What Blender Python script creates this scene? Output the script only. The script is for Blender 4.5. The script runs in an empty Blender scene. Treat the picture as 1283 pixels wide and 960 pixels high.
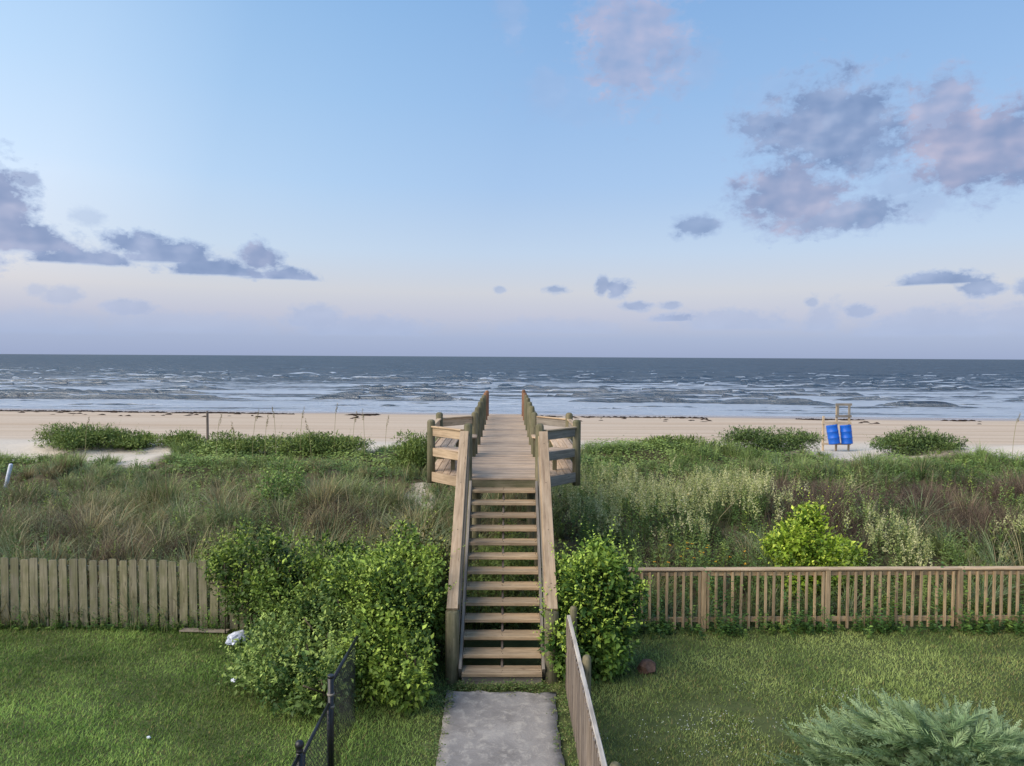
import bpy, math, random
import numpy as np
from mathutils import Vector, Matrix

random.seed(7)
RNG = np.random.default_rng(11)
C = bpy.context.scene.collection
SC = bpy.context.scene
R = math.radians

# ------------------------------------------------------------------ camera
cam_d = bpy.data.cameras.new('camera')
cam_d.sensor_fit = 'HORIZONTAL'
cam_d.sensor_width = 36.0
cam_d.lens = 36.0 * 916.0 / 1283.0
cam_d.clip_start = 0.1
cam_d.clip_end = 80000
cam = bpy.data.objects.new('camera', cam_d)
C.objects.link(cam)
cam.matrix_world = (Matrix.Translation((0.05, 0, 4.8)) @ Matrix.Rotation(R(-0.41), 4, 'Z')
                    @ Matrix.Rotation(R(90 - 2.06), 4, 'X') @ Matrix.Rotation(R(0.31), 4, 'Z'))
SC.camera = cam

# ------------------------------------------------------------------ sky and sun
SUN_EL, SUN_AZ = 38.0, -122.0            # degrees; azimuth from +Y towards +X (sun low on the left, a little behind)
W = bpy.data.worlds.new('World')
SC.world = W
W.use_nodes = True
nt = W.node_tree
nt.nodes.clear()
def N(tree, typ, **kw):
    n = tree.nodes.new(typ)
    for k, v in kw.items():
        setattr(n, k, v)
    return n
def lk(tree, a, b):
    tree.links.new(a, b)
def math_n(tree, op, a, b=None, c=None, clamp=False):
    n = N(tree, 'ShaderNodeMath', operation=op, use_clamp=clamp)
    for i, v in enumerate((a, b, c)):
        if v is None: continue
        if isinstance(v, (int, float)): n.inputs[i].default_value = v
        else: lk(tree, v, n.inputs[i])
    return n.outputs[0]
def mix_n(tree, fac, a, b, blend='MIX'):
    n = N(tree, 'ShaderNodeMix', data_type='RGBA', blend_type=blend)
    for sock, v in ((n.inputs[0], fac), (n.inputs[6], a), (n.inputs[7], b)):
        if isinstance(v, (int, float)): sock.default_value = v
        elif isinstance(v, tuple): sock.default_value = v if len(v) == 4 else (*v, 1)
        else: lk(tree, v, sock)
    return n.outputs[2]
def ramp_n(tree, fac, stops, interp='LINEAR'):
    n = N(tree, 'ShaderNodeValToRGB')
    cr = n.color_ramp
    cr.interpolation = interp
    while len(cr.elements) < len(stops): cr.elements.new(0.5)
    for e, (p, c) in zip(cr.elements, stops):
        e.position = p
        e.color = (c, c, c, 1) if isinstance(c, (int, float)) else ((*c, 1) if len(c) == 3 else c)
    lk(tree, fac, n.inputs[0])
    return n.outputs[0]
def srgb(r, g, b):
    f = lambda v: (v / 255 / 12.92) if v / 255 <= 0.04045 else ((v / 255 + 0.055) / 1.055) ** 2.4
    return (f(r), f(g), f(b))

tc = N(nt, 'ShaderNodeTexCoord')
DIR = tc.outputs['Generated']
sep = N(nt, 'ShaderNodeSeparateXYZ'); lk(nt, DIR, sep.inputs[0])
el = math_n(nt, 'MULTIPLY', math_n(nt, 'ARCSINE', sep.outputs[2]), 180 / math.pi)
az = math_n(nt, 'MULTIPLY', math_n(nt, 'ARCTAN2', sep.outputs[0], sep.outputs[1]), 180 / math.pi)
sky = N(nt, 'ShaderNodeTexSky', sky_type='NISHITA', sun_disc=False)
sky.sun_elevation = R(SUN_EL)
sky.sun_rotation = R(SUN_AZ)
sky.altitude = 0
sky.air_density, sky.dust_density, sky.ozone_density = 1.0, 1.5, 2.0
SKY_STRENGTH = 0.1
# twilight colours by elevation, on the same scale as the sky texture
grad = ramp_n(nt, math_n(nt, 'DIVIDE', el, 90.0, clamp=True), [
    (0.0, srgb(160, 174, 208)), (1.4 / 90, srgb(168, 182, 214)), (3.2 / 90, srgb(194, 197, 217)), (5.0 / 90, srgb(210, 211, 219)),
    (8.0 / 90, srgb(198, 216, 238)), (13 / 90, srgb(176, 207, 243)), (19 / 90, srgb(158, 196, 239)),
    (26 / 90, srgb(140, 183, 232)), (45 / 90, srgb(118, 162, 216)), (1.0, srgb(104, 148, 206))])
# the side of the sky nearer the sun is paler and brighter
sunside = N(nt, 'ShaderNodeVectorMath', operation='DOT_PRODUCT')
lk(nt, DIR, sunside.inputs[0])
sunside.inputs[1].default_value = (math.sin(R(-95)) * 0.94, math.cos(R(-95)) * 0.94, 0.34)
glow = ramp_n(nt, sunside.outputs['Value'], [(0.0, (0.92, 0.93, 0.95)), (0.2, (1.02, 1.02, 1.0)), (0.34, (1.13, 1.09, 1.03)), (0.48, (1.5, 1.3, 1.13)), (0.8, (1.85, 1.58, 1.32)), (1.0, (2.0, 1.65, 1.35))])
glow_lo = mix_n(nt, ramp_n(nt, math_n(nt, 'DIVIDE', el, 12.0, clamp=True), [(0.25, 0.0), (1.0, 1.0)]), (1, 1, 1), glow)
grad = mix_n(nt, 1.0, grad, glow_lo, 'MULTIPLY')
sc_n = N(nt, 'ShaderNodeVectorMath', operation='SCALE'); lk(nt, grad, sc_n.inputs[0]); sc_n.inputs['Scale'].default_value = 0.9 / SKY_STRENGTH
clear = mix_n(nt, 0.88, sky.outputs[0], sc_n.outputs[0])

# clouds: (azimuth, elevation, half width, half height, opacity, pinkness, flat base)
CL = [(-34.8, 9.0, 2.0, 2.6, 1, .25, 0), (-33.4, 7.2, 2.9, 1.2, 1, .2, 1), (-30.2, 6.4, 2.5, .75, 1, .12, 1), (-28.4, 6.35, 1.3, .6, 1, .1, 1),
      (-26.6, 7.7, 1.8, .75, 1, .1, 0), (-24.6, 6.9, 2.6, .95, 1, .1, 1), (-21.2, 6.1, 3.4, .75, 1, .08, 1), (-18.7, 7.0, 1.3, 1.1, 1, .2, 0), (-17.0, 5.9, 2.2, .55, 1, .1, 1),
      (-33.2, 11.2, .9, .6, .8, .4, 0), (-29.8, 9.2, 1.0, .5, .4, .3, 0),
      (9.3, 22.6, 3.4, 3.6, .72, 1.0, 0), (11.6, 22.0, 2.3, 2.6, .6, .9, 0), (8.2, 25.8, 2.6, 2.0, .6, 1.0, 0), (6.4, 19.3, 5.0, 1.6, .22, .5, 0), (3.1, 19.9, 1.6, 1.3, .35, .7, 0), (14.2, 20.8, 1.7, 1.4, .35, .5, 0), (.2, 25.2, 1.1, 2.2, .35, 1.0, 0),
      (23.6, 16.1, 4.3, 2.6, .97, .08, 0), (20.2, 16.3, 2.6, 1.3, .9, .15, 0), (25.4, 14.6, 2.8, 1.6, .9, .12, 0), (21.0, 18.6, 3.0, 1.0, .3, .1, 0), (24.2, 18.6, 1.2, 1.2, .5, .1, 0),
      (30.6, 15.8, 1.8, 2.2, .85, .55, 0), (32.6, 13.6, 3.6, 2.3, .97, .45, 0), (35.4, 13.2, 3.0, 1.9, .95, .1, 0),
      (21.0, 11.4, 3.2, 2.1, .95, .38, 0), (22.8, 10.2, 3.4, 1.1, .9, .3, 0), (25.2, 10.1, 2.8, 1.1, .9, .15, 0), (29.0, 10.4, 2.2, .9, .45, .2, 0), (28.2, 11.8, 1.8, .8, .5, .2, 0),
      (14.5, 9.8, 1.7, .75, .85, .1, 0), (30.8, 5.3, 2.1, .55, .95, .05, 1), (32.9, 4.65, 1.1, .5, .9, .05, 0), (35.6, 4.7, .7, .6, .8, .05, 0),
      (7.4, 5.6, .55, .75, .85, .15, 0), (8.6, 5.35, 1.0, .75, .9, .1, 0), (3.7, 5.2, .9, .35, .8, .05, 0), (13.0, 2.95, 1.3, .4, .8, .1, 1), (9.9, 3.95, 1.1, .35, .8, .1, 0), (12.5, 4.0, .7, .3, .7, .1, 0), (25.9, 3.3, 1.0, .5, .7, .1, 0), (22.6, 4.0, .5, .3, .6, .1, 0),
      (-.6, 5.2, .4, .25, .6, .05, 0), (-27.3, 3.2, 1.6, .5, .55, .3, 0), (-31.0, 3.9, 1.2, .5, .45, .4, 0), (-32.6, 4.2, .7, .4, .4, .4, 0),
      (-14.6, 2.6, 2.2, 1.0, .5, .0, 1), (-11.2, 2.0, 4.5, .9, .45, .0, 1), (17.0, 2.5, 3.5, .9, .45, .0, 1), (23.4, 2.6, 1.2, 1.3, .45, .0, 1), (30.5, 2.1, 4.5, 1.1, .45, .0, 1), (36, 2.2, 4, 1.1, .4, 0, 1), (-24, 2.0, 6, .9, .3, .0, 1), (3.5, 2.2, 4, .7, .3, 0, 1), (-33, 1.8, 5, .9, .3, 0, 1)]
cv = N(nt, 'ShaderNodeCombineXYZ'); lk(nt, az, cv.inputs[0]); lk(nt, el, cv.inputs[1])
def noise_dir(scale, detail, rough, stretch=1.0, off=(0, 0, 0), dist=0.0):
    mp = N(nt, 'ShaderNodeMapping'); lk(nt, cv.outputs[0], mp.inputs[0])
    mp.inputs['Scale'].default_value = (scale, scale * stretch, 1); mp.inputs['Location'].default_value = off
    n = N(nt, 'ShaderNodeTexNoise'); lk(nt, mp.outputs[0], n.inputs['Vector'])
    n.inputs['Scale'].default_value = 1.0; n.inputs['Detail'].default_value = detail; n.inputs['Roughness'].default_value = rough; n.inputs['Distortion'].default_value = dist
    return n.outputs[0]
billow = noise_dir(.5, 8, .6, 1.45, (3, 1, 0), .2)
finer = noise_dir(1.9, 6, .65, 1.4, (9, 4, 0), .4)
edge = math_n(nt, 'ADD', math_n(nt, 'MULTIPLY', math_n(nt, 'SUBTRACT', billow, .5), 2.5), math_n(nt, 'MULTIPLY', math_n(nt, 'SUBTRACT', finer, .5), .9))
alpha = pink = None
dens_all = None
for (a0, e0, ra, re, op, pk, flat) in CL:
    if a0 > 18 and e0 > 9: ra, re = ra * 1.06, re * (1.12 if e0 > 12 else .98)
    s = N(nt, 'ShaderNodeVectorMath', operation='SUBTRACT'); lk(nt, cv.outputs[0], s.inputs[0]); s.inputs[1].default_value = (a0, e0, 0)
    m = N(nt, 'ShaderNodeVectorMath', operation='MULTIPLY'); lk(nt, s.outputs[0], m.inputs[0]); m.inputs[1].default_value = (1 / ra, 1 / re, 0)
    l = N(nt, 'ShaderNodeVectorMath', operation='LENGTH'); lk(nt, m.outputs[0], l.inputs[0])
    d = math_n(nt, 'SUBTRACT', 1.0, l.outputs['Value'])
    d = math_n(nt, 'ADD', math_n(nt, 'MULTIPLY_ADD', edge, 1.0, d), .50 if ra > 1.7 else .36)
    if flat:
        base = math_n(nt, 'MULTIPLY_ADD', math_n(nt, 'SUBTRACT', el, e0 - re * .62), 2.4 / re, math_n(nt, 'MULTIPLY', edge, .35))
        d = math_n(nt, 'SMOOTH_MIN', d, base, .3)
    d = math_n(nt, 'MULTIPLY', math_n(nt, 'MULTIPLY', d, 1.45, clamp=True), op)
    p = math_n(nt, 'MULTIPLY', d, pk)
    alpha = d if alpha is None else math_n(nt, 'MAXIMUM', alpha, d)
    pink = p if pink is None else math_n(nt, 'MAXIMUM', pink, p)
alpha = math_n(nt, 'SMOOTHSTEP' if False else 'MULTIPLY', alpha, .93)
soft_a = noise_dir(.34, 2.5, .5, 1.5, (3, 1, 0)); soft_b = noise_dir(.34, 2.5, .5, 1.5, (2.8, 1.22, 0))    # the second is a step towards the light
side = math_n(nt, 'MULTIPLY_ADD', math_n(nt, 'SUBTRACT', soft_a, soft_b), 1.3, .5)
shade = math_n(nt, 'MULTIPLY_ADD', noise_dir(.28, 3, .5, 1.4, (21, 8, 0)), .5, math_n(nt, 'MULTIPLY', side, .5))
blue_c = ramp_n(nt, shade, [(.34, srgb(108, 132, 172)), (.5, srgb(124, 147, 185)), (.66, srgb(150, 169, 202))])
pink_c = ramp_n(nt, shade, [(.34, srgb(146, 154, 186)), (.5, srgb(178, 168, 188)), (.66, srgb(208, 180, 186))])
cl_c = mix_n(nt, math_n(nt, 'MULTIPLY', pink, .9, clamp=True), blue_c, pink_c)
# thin edges take up the light of the sky behind them
cl_c = mix_n(nt, ramp_n(nt, alpha, [(.3, .6), (.9, 0.0)]), cl_c, srgb(164, 186, 222))
lowhaze = ramp_n(nt, math_n(nt, 'DIVIDE', el, 10.0, clamp=True), [(.12, 1.0), (.55, 0.0)])
cl_c = mix_n(nt, math_n(nt, 'MULTIPLY', lowhaze, .55), cl_c, srgb(172, 184, 214))
sc2 = N(nt, 'ShaderNodeVectorMath', operation='SCALE'); lk(nt, cl_c, sc2.inputs[0]); sc2.inputs['Scale'].default_value = 1.0 / SKY_STRENGTH
bg = N(nt, 'ShaderNodeBackground'); bg.inputs[1].default_value = SKY_STRENGTH
lk(nt, mix_n(nt, alpha, clear, sc2.outputs[0]), bg.inputs[0])
wo = N(nt, 'ShaderNodeOutputWorld'); lk(nt, bg.outputs[0], wo.inputs[0])
W.cycles.sampling_method = 'MANUAL'; W.cycles.sample_map_resolution = 512

sun_d = bpy.data.lights.new('sun', 'SUN')
sun_d.energy = 3.5
sun_d.angle = R(55)
sun_d.color = (1.0, 0.87, 0.71)
sun = bpy.data.objects.new('sun', sun_d)
C.objects.link(sun)
sd = Vector((math.sin(R(SUN_AZ)) * math.cos(R(SUN_EL)), math.cos(R(SUN_AZ)) * math.cos(R(SUN_EL)), math.sin(R(SUN_EL))))
sun.rotation_euler = sd.to_track_quat('Z', 'Y').to_euler()
sun.location = (-20, -8, 12)

SC.view_settings.view_transform = 'Standard'
SC.view_settings.look = 'None'
SC.view_settings.exposure = 0.22
SC.view_settings.gamma = 1.0
SC.view_settings.use_curve_mapping = False
SC.render.engine = 'CYCLES'
SC.cycles.max_bounces = 8
SC.cycles.transparent_max_bounces = 8

# ------------------------------------------------------------------ helpers
def tag(o, label=None, cat=None, group=None, kind=None):
    if label: o['label'] = label
    if cat: o['category'] = cat
    if group: o['group'] = group
    if kind: o['kind'] = kind
    return o
def empty(name, loc, label=None, cat=None, group=None):
    o = bpy.data.objects.new(name, None)
    o.empty_display_size = .2
    C.objects.link(o)
    o.location = loc
    return tag(o, label, cat, group)
def link(name, me, parent=None, mat=None):
    o = bpy.data.objects.new(name, me)
    C.objects.link(o)
    if mat is not None and not me.materials: me.materials.append(mat)
    if parent: o.parent = parent
    return o
def place(o, Mw, parent):
    """world matrix Mw under an unrotated, unscaled parent empty"""
    o.matrix_basis = (Matrix.Translation(-Vector(parent.location)) @ Mw) if parent else Mw
_tab = np.random.default_rng(3).random((256, 256))
def vnoise(x, y, seed=0):
    x = np.asarray(x, float) + seed * 17.31; y = np.asarray(y, float) + seed * 9.77
    xi = np.floor(x).astype(int); yi = np.floor(y).astype(int)
    fx = x - xi; fy = y - yi
    fx = fx * fx * (3 - 2 * fx); fy = fy * fy * (3 - 2 * fy)
    g = lambda a, b: _tab[a % 256, b % 256]
    return (g(xi, yi) * (1 - fx) + g(xi + 1, yi) * fx) * (1 - fy) + (g(xi, yi + 1) * (1 - fx) + g(xi + 1, yi + 1) * fx) * fy
def fbm(x, y, seed=0, octv=4):
    v = 0; a = .5; t = 0
    for i in range(octv):
        v = v + a * vnoise(np.asarray(x) * 2 ** i, np.asarray(y) * 2 ** i, seed + i * 5); t += a; a *= .5
    return v / t
def sstep(a, b, x):
    t = np.clip((np.asarray(x, float) - a) / (b - a), 0, 1)
    return t * t * (3 - 2 * t)
def np_mesh(name, verts, faces, col=None, nv=3, smooth=False, floats=None):
    me = bpy.data.meshes.new(name)
    verts = np.ascontiguousarray(verts, np.float32); faces = np.ascontiguousarray(faces, np.int32)
    nf = len(faces)
    me.vertices.add(len(verts)); me.vertices.foreach_set('co', verts.ravel())
    me.loops.add(nf * nv); me.loops.foreach_set('vertex_index', faces.ravel())
    me.polygons.add(nf); me.polygons.foreach_set('loop_start', np.arange(nf, dtype=np.int32) * nv)
    try: me.polygons.foreach_set('loop_total', np.full(nf, nv, np.int32))
    except Exception: pass
    if smooth: me.polygons.foreach_set('use_smooth', np.ones(nf, bool))
    if col is not None:
        at = me.color_attributes.new('Col', 'FLOAT_COLOR', 'POINT')
        c4 = np.ones((len(verts), 4), np.float32); c4[:, :3] = col
        at.data.foreach_set('color', c4.ravel())
    for k, v in (floats or {}).items():
        at = me.attributes.new(k, 'FLOAT', 'POINT'); at.data.foreach_set('value', np.ascontiguousarray(v, np.float32))
    me.update(calc_edges=True)
    me.validate()
    return me

# ------------------------------------------------------------------ terrain shape
def shore(x, y): return y + .068 * x                 # distance towards the sea, along a slightly skewed shoreline
def bare_spot(x, y):
    w = 1 + .5 * (fbm(x / .8, y / .8, 111, 2) - .5)
    return ((((x + 15.9) / 1.1) ** 2 + ((y - 28.9) / 1.9) ** 2) * w < 1) | ((((x + 13.9) / 1.0) ** 2 + ((y - 28.7) / 1.8) ** 2) * w < 1) | ((((x + 2.75) / .6) ** 2 + ((y - 22.5) / 2.6) ** 2) * w < 1)
def veg(x, y):
    """how far plants cover the dune, 0..1"""
    x = np.asarray(x, float); y = np.asarray(y, float)
    far = 29.6 + 1.8 * (fbm(x / 5, y / 5, 40, 3) - .5) * 2 - .8 * sstep(-3, -9, -x) * 0
    far = far + .3 - 1.5 * sstep(17.5, 19.5, x) - 1.1 * sstep(12.2, 13.6, x) * (1 - sstep(16.6, 17.6, x)) - 1.6 * sstep(-17.5, -19.5, x)
    v = sstep(12.6, 12.9, y) * (1 - sstep(far - .7, far + .7, y))
    return v
def ground_z(x, y):
    x = np.asarray(x, float); y = np.asarray(y, float)
    s = shore(x, y)
    hum = (fbm(x / 4.2, y / 3.4, 2, 3) - .5)
    rise = sstep(12.9, 16.5, y)
    ridge = sstep(24, 29.5, y) * (1 - sstep(31.0, 35, y)) * (1 - .55 * sstep(12, 13.5, x) * (1 - sstep(16.8, 18, x)))
    dune = rise * (.5 + .7 * hum + .62 * (fbm(x / 1.15, y / 1.0, 14, 2) - .5) * (1 - .6 * sstep(24, 28, y))) + .4 * ridge * (.6 + 1.0 * fbm(x / 3, y / 3, 8, 2))
    beach = .62 - .0319 * (s - 33) + .05 * (fbm(x / 9, s / 4, 6, 3) - .5) * (1 - sstep(60, 66, s))
    beach = beach - .10 * np.clip(s - 69, 0, 40)
    t = sstep(30, 37, y)
    lawn = .05 * (fbm(x / 1.6, y / 1.6, 3, 3) - .5) * sstep(0, 1, 13 - y)
    return np.where(y < 12.9, lawn * (np.abs(x) > .75), dune * (1 - t) + beach * t)
def gz(x, y): return float(ground_z(x, y))

# ------------------------------------------------------------------ materials
def new_mat(name):
    m = bpy.data.materials.new(name); m.use_nodes = True
    t = m.node_tree
    return m, t, t.nodes['Principled BSDF']
def noise_t(t, vec, scale, detail=5, rough=.6, dist=0.0):
    n = N(t, 'ShaderNodeTexNoise')
    if vec is not None: lk(t, vec, n.inputs['Vector'])
    n.inputs['Scale'].default_value = scale; n.inputs['Detail'].default_value = detail; n.inputs['Roughness'].default_value = rough; n.inputs['Distortion'].default_value = dist
    return n.outputs[0]
def mapping(t, vec, scale=(1, 1, 1), loc=(0, 0, 0)):
    m = N(t, 'ShaderNodeMapping'); lk(t, vec, m.inputs[0]); m.inputs['Scale'].default_value = scale
    if isinstance(loc, tuple): m.inputs['Location'].default_value = loc
    else: lk(t, loc, m.inputs['Location'])
    return m.outputs[0]
def bump(t, bs, h, dist, strength=1.0):
    b = N(t, 'ShaderNodeBump'); b.inputs['Strength'].default_value = strength; b.inputs['Distance'].default_value = dist
    lk(t, h, b.inputs['Height']); lk(t, b.outputs[0], bs.inputs['Normal'])
def wood_mat(name, light, mid, dark, algae=None, algae_amt=0.0, nails=False):
    """weathered timber; grain runs along the piece's own X axis, each piece a tone of its own"""
    m, t, bs = new_mat(name)
    co = N(t, 'ShaderNodeTexCoord').outputs['Object']
    oi = N(t, 'ShaderNodeObjectInfo')
    rv = N(t, 'ShaderNodeCombineXYZ')
    lk(t, math_n(t, 'MULTIPLY', oi.outputs['Random'], 37.0), rv.inputs[0]); lk(t, math_n(t, 'MULTIPLY', oi.outputs['Random'], 91.0), rv.inputs[1]); lk(t, math_n(t, 'MULTIPLY', oi.outputs['Random'], 13.0), rv.inputs[2])
    g = noise_t(t, mapping(t, co, (1.6, 34, 34), rv.outputs[0]), 1.0, 6, .65, .6)
    blot = noise_t(t, mapping(t, co, (2.2, 7, 7), rv.outputs[0]), 1.0, 4, .6)
    col = ramp_n(t, g, [(.28, dark), (.48, mid), (.72, light)])
    tone = ramp_n(t, oi.outputs['Random'], [(0, (.78, .78, .8)), (.5, (1, 1, 1)), (1, (1.16, 1.12, 1.05))])
    col = mix_n(t, 1.0, col, tone, 'MULTIPLY')
    col = mix_n(t, 1.0, col, ramp_n(t, blot, [(.3, (.74, .74, .74)), (.6, (1.08, 1.08, 1.08))]), 'MULTIPLY')
    kn = N(t, 'ShaderNodeTexVoronoi'); lk(t, mapping(t, co, (2.4, 11, 11), rv.outputs[0]), kn.inputs['Vector']); kn.inputs['Scale'].default_value = 1.0
    col = mix_n(t, ramp_n(t, kn.outputs['Distance'], [(.05, .7), (.12, 0.0)]), col, tuple(c * .5 for c in dark))
    if algae:
        a = noise_t(t, mapping(t, co, (3, 5, 5), rv.outputs[0]), 1.0, 5, .65)
        col = mix_n(t, math_n(t, 'MULTIPLY', ramp_n(t, a, [(.42, 0.0), (.62, 1.0)]), algae_amt), col, algae)
    lk(t, col, bs.inputs['Base Color'])
    bs.inputs['Roughness'].default_value = .82
    bs.inputs['Specular IOR Level'].default_value = .25
    bump(t, bs, g, .004, .7)
    return m
M_deck = wood_mat('deck_wood', srgb(204, 182, 158), srgb(188, 165, 142), srgb(146, 125, 106))
M_stair = wood_mat('stair_wood', srgb(198, 176, 146), srgb(177, 154, 125), srgb(126, 107, 88))
M_rail = wood_mat('rail_wood', srgb(204, 182, 154), srgb(186, 162, 134), srgb(146, 123, 99))
M_grey = wood_mat('grey_wood', srgb(160, 152, 140), srgb(136, 128, 118), srgb(98, 92, 84))
M_pile = wood_mat('pile_wood', srgb(142, 134, 110), srgb(116, 110, 88), srgb(80, 77, 60), srgb(86, 90, 62), .5)
M_newpile = wood_mat('reddish_pile_wood', srgb(158, 122, 96), srgb(136, 100, 78), srgb(100, 72, 56))
M_picket = wood_mat('picket_wood', srgb(160, 153, 130), srgb(138, 131, 110), srgb(100, 95, 78), srgb(112, 112, 76), .6)
M_balus = wood_mat('baluster_wood', srgb(190, 168, 136), srgb(168, 145, 115), srgb(126, 106, 82))
M_slat = wood_mat('path_fence_wood', srgb(154, 142, 130), srgb(128, 116, 106), srgb(92, 83, 76))
M_palerail = wood_mat('pale_rail_wood', srgb(200, 194, 186), srgb(180, 173, 165), srgb(138, 131, 124))
M_frame = wood_mat('stand_wood', srgb(206, 186, 158), srgb(186, 166, 138), srgb(146, 128, 104))

def leaf_mat(name, trans=.25, rough=.55, spec=.25):
    m, t, bs = new_mat(name)
    at = N(t, 'ShaderNodeAttribute', attribute_name='Col')
    lk(t, at.outputs['Color'], bs.inputs['Base Color'])
    bs.inputs['Roughness'].default_value = rough; bs.inputs['Specular IOR Level'].default_value = spec
    tr = N(t, 'ShaderNodeBsdfTranslucent'); lk(t, at.outputs['Color'], tr.inputs[0])
    mx = N(t, 'ShaderNodeMixShader'); mx.inputs[0].default_value = trans
    lk(t, bs.outputs[0], mx.inputs[1]); lk(t, tr.outputs[0], mx.inputs[2])
    lk(t, mx.outputs[0], t.nodes['Material Output'].inputs[0])
    return m
M_leaf = leaf_mat('leaf', .2, .5, .3)
M_grass = leaf_mat('grass_blade', .25, .65, .15)
M_twig = wood_mat('twig_bark', srgb(104, 92, 76), srgb(84, 74, 60), srgb(56, 48, 40))

def flat_mat(name, col, rough=.6, spec=.3, var=.15, scale=8, metallic=0.0):
    m, t, bs = new_mat(name)
    co = N(t, 'ShaderNodeTexCoord').outputs['Object']
    n = noise_t(t, co, scale, 4, .6)
    c = ramp_n(t, n, [(.3, tuple(v * (1 - var) for v in col)), (.7, tuple(min(1, v * (1 + var)) for v in col))])
    lk(t, c, bs.inputs['Base Color'])
    bs.inputs['Roughness'].default_value = rough; bs.inputs['Specular IOR Level'].default_value = spec; bs.inputs['Metallic'].default_value = metallic
    return m
M_blue = flat_mat('blue_plastic', (.008, .11, .52), .42, .4, .15, 5)
M_black = flat_mat('black_coated_steel', (.014, .014, .016), .38, .5, .3, 30)
M_bag = flat_mat('white_plastic', (.62, .66, .76), .4, .4, .08, 12)
M_brick = flat_mat('old_brick', (.17, .1, .07), .9, .2, .35, 20)
M_wrack = flat_mat('seaweed', (.045, .03, .022), .8, .2, .4, 4)
M_pole = wood_mat('pole_wood', srgb(120, 112, 106), srgb(98, 90, 86), srgb(70, 64, 60))

# ground: dry sand, wet sand and thatch under the plants
m, t, bs = new_mat('sand'); M_sand = m
pos = N(t, 'ShaderNodeNewGeometry').outputs['Position']
vg = N(t, 'ShaderNodeAttribute', attribute_name='veg').outputs['Fac']
wt = N(t, 'ShaderNodeAttribute', attribute_name='wet').outputs['Fac']
lw = N(t, 'ShaderNodeAttribute', attribute_name='lawn').outputs['Fac']
dr = N(t, 'ShaderNodeAttribute', attribute_name='drift').outputs['Fac']
band = noise_t(t, mapping(t, pos, (.02, .75, 1)), 1.0, 5, .62, .1)
rut = noise_t(t, mapping(t, pos, (.035, 3.0, 1), (5, 2, 0)), 1.0, 4, .6)
grain = noise_t(t, pos, 6.0, 6, .7)
dryc = ramp_n(t, band, [(.36, srgb(184, 160, 134)), (.46, srgb(198, 176, 152)), (.58, srgb(206, 187, 165)), (.70, srgb(190, 166, 140))])
dryc = mix_n(t, 1.0, dryc, ramp_n(t, rut, [(.34, (.84, .83, .82)), (.5, (1, 1, 1)), (.72, (1.03, 1.03, 1.03))]), 'MULTIPLY')
dryc = mix_n(t, dr, dryc, srgb(207, 195, 179))
dryc = mix_n(t, 1.0, dryc, ramp_n(t, grain, [(.3, (.88, .88, .88)), (.7, (1.06, 1.06, 1.06))]), 'MULTIPLY')
wetc = mix_n(t, wt, dryc, srgb(150, 134, 122))
thatch = ramp_n(t, noise_t(t, pos, 3.0, 6, .65), [(.3, srgb(70, 62, 46)), (.55, srgb(92, 84, 60)), (.75, srgb(120, 108, 80))])
soil = ramp_n(t, noise_t(t, pos, 2.2, 6, .65), [(.3, srgb(58, 70, 34)), (.6, srgb(84, 92, 52)), (.8, srgb(108, 104, 72))])
c1 = mix_n(t, vg, wetc, thatch); c1 = mix_n(t, lw, c1, soil)
lk(t, c1, bs.inputs['Base Color'])
lk(t, math_n(t, 'MULTIPLY_ADD', wt, -.74, .9), bs.inputs['Roughness'])
bs.inputs['Specular IOR Level'].default_value = .3
bump(t, bs, math_n(t, 'ADD', grain, math_n(t, 'MULTIPLY', rut, 1.5)), .03, .6)

# sea
m, t, bs = new_mat('sea_water'); M_sea = m
pos = N(t, 'ShaderNodeNewGeometry').outputs['Position']
fo = N(t, 'ShaderNodeAttribute', attribute_name='foam').outputs['Fac']
lace = noise_t(t, mapping(t, pos, (.34, 1.6, 1)), 1.0, 9, .76, .5)
lace2 = noise_t(t, mapping(t, pos, (.045, .5, 1), (3, 7, 0)), 1.0, 5, .65, .4)
fm = math_n(t, 'ADD', fo, math_n(t, 'ADD', math_n(t, 'MULTIPLY', math_n(t, 'SUBTRACT', lace, .5), 2.6), math_n(t, 'MULTIPLY', math_n(t, 'SUBTRACT', lace2, .5), 1.2)))
fm = ramp_n(t, fm, [(.42, 0.0), (.72, 1.0)])
rp = math_n(t, 'ADD', noise_t(t, mapping(t, pos, (.5, 1.5, 1)), 1.0, 8, .7, .3), math_n(t, 'MULTIPLY', noise_t(t, mapping(t, pos, (.06, .3, 1)), 1.0, 5, .6), 3.0))
bump(t, bs, rp, .6, 1.0)
bs.inputs['Specular IOR Level'].default_value = 0.0
chopn = noise_t(t, mapping(t, pos, (.10, .55, 1), (8, 3, 0)), 1.0, 7, .68, .5)
deep = ramp_n(t, chopn, [(.34, (.020, .034, .046)), (.5, (.042, .064, .086)), (.68, (.092, .126, .165))])
lk(t, mix_n(t, fm, deep, (.47, .53, .61)), bs.inputs['Base Color'])
bs.inputs['Roughness'].default_value = .7
gl = N(t, 'ShaderNodeBsdfGlossy'); gl.inputs['Roughness'].default_value = .22
lk(t, bs.inputs['Normal'].links[0].from_socket, gl.inputs['Normal'])
ms = N(t, 'ShaderNodeMixShader')
lk(t, math_n(t, 'MULTIPLY_ADD', fm, -.1, .24), ms.inputs[0]); lk(t, bs.outputs[0], ms.inputs[1]); lk(t, gl.outputs[0], ms.inputs[2])
lk(t, ms.outputs[0], t.nodes['Material Output'].inputs[0])

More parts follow.
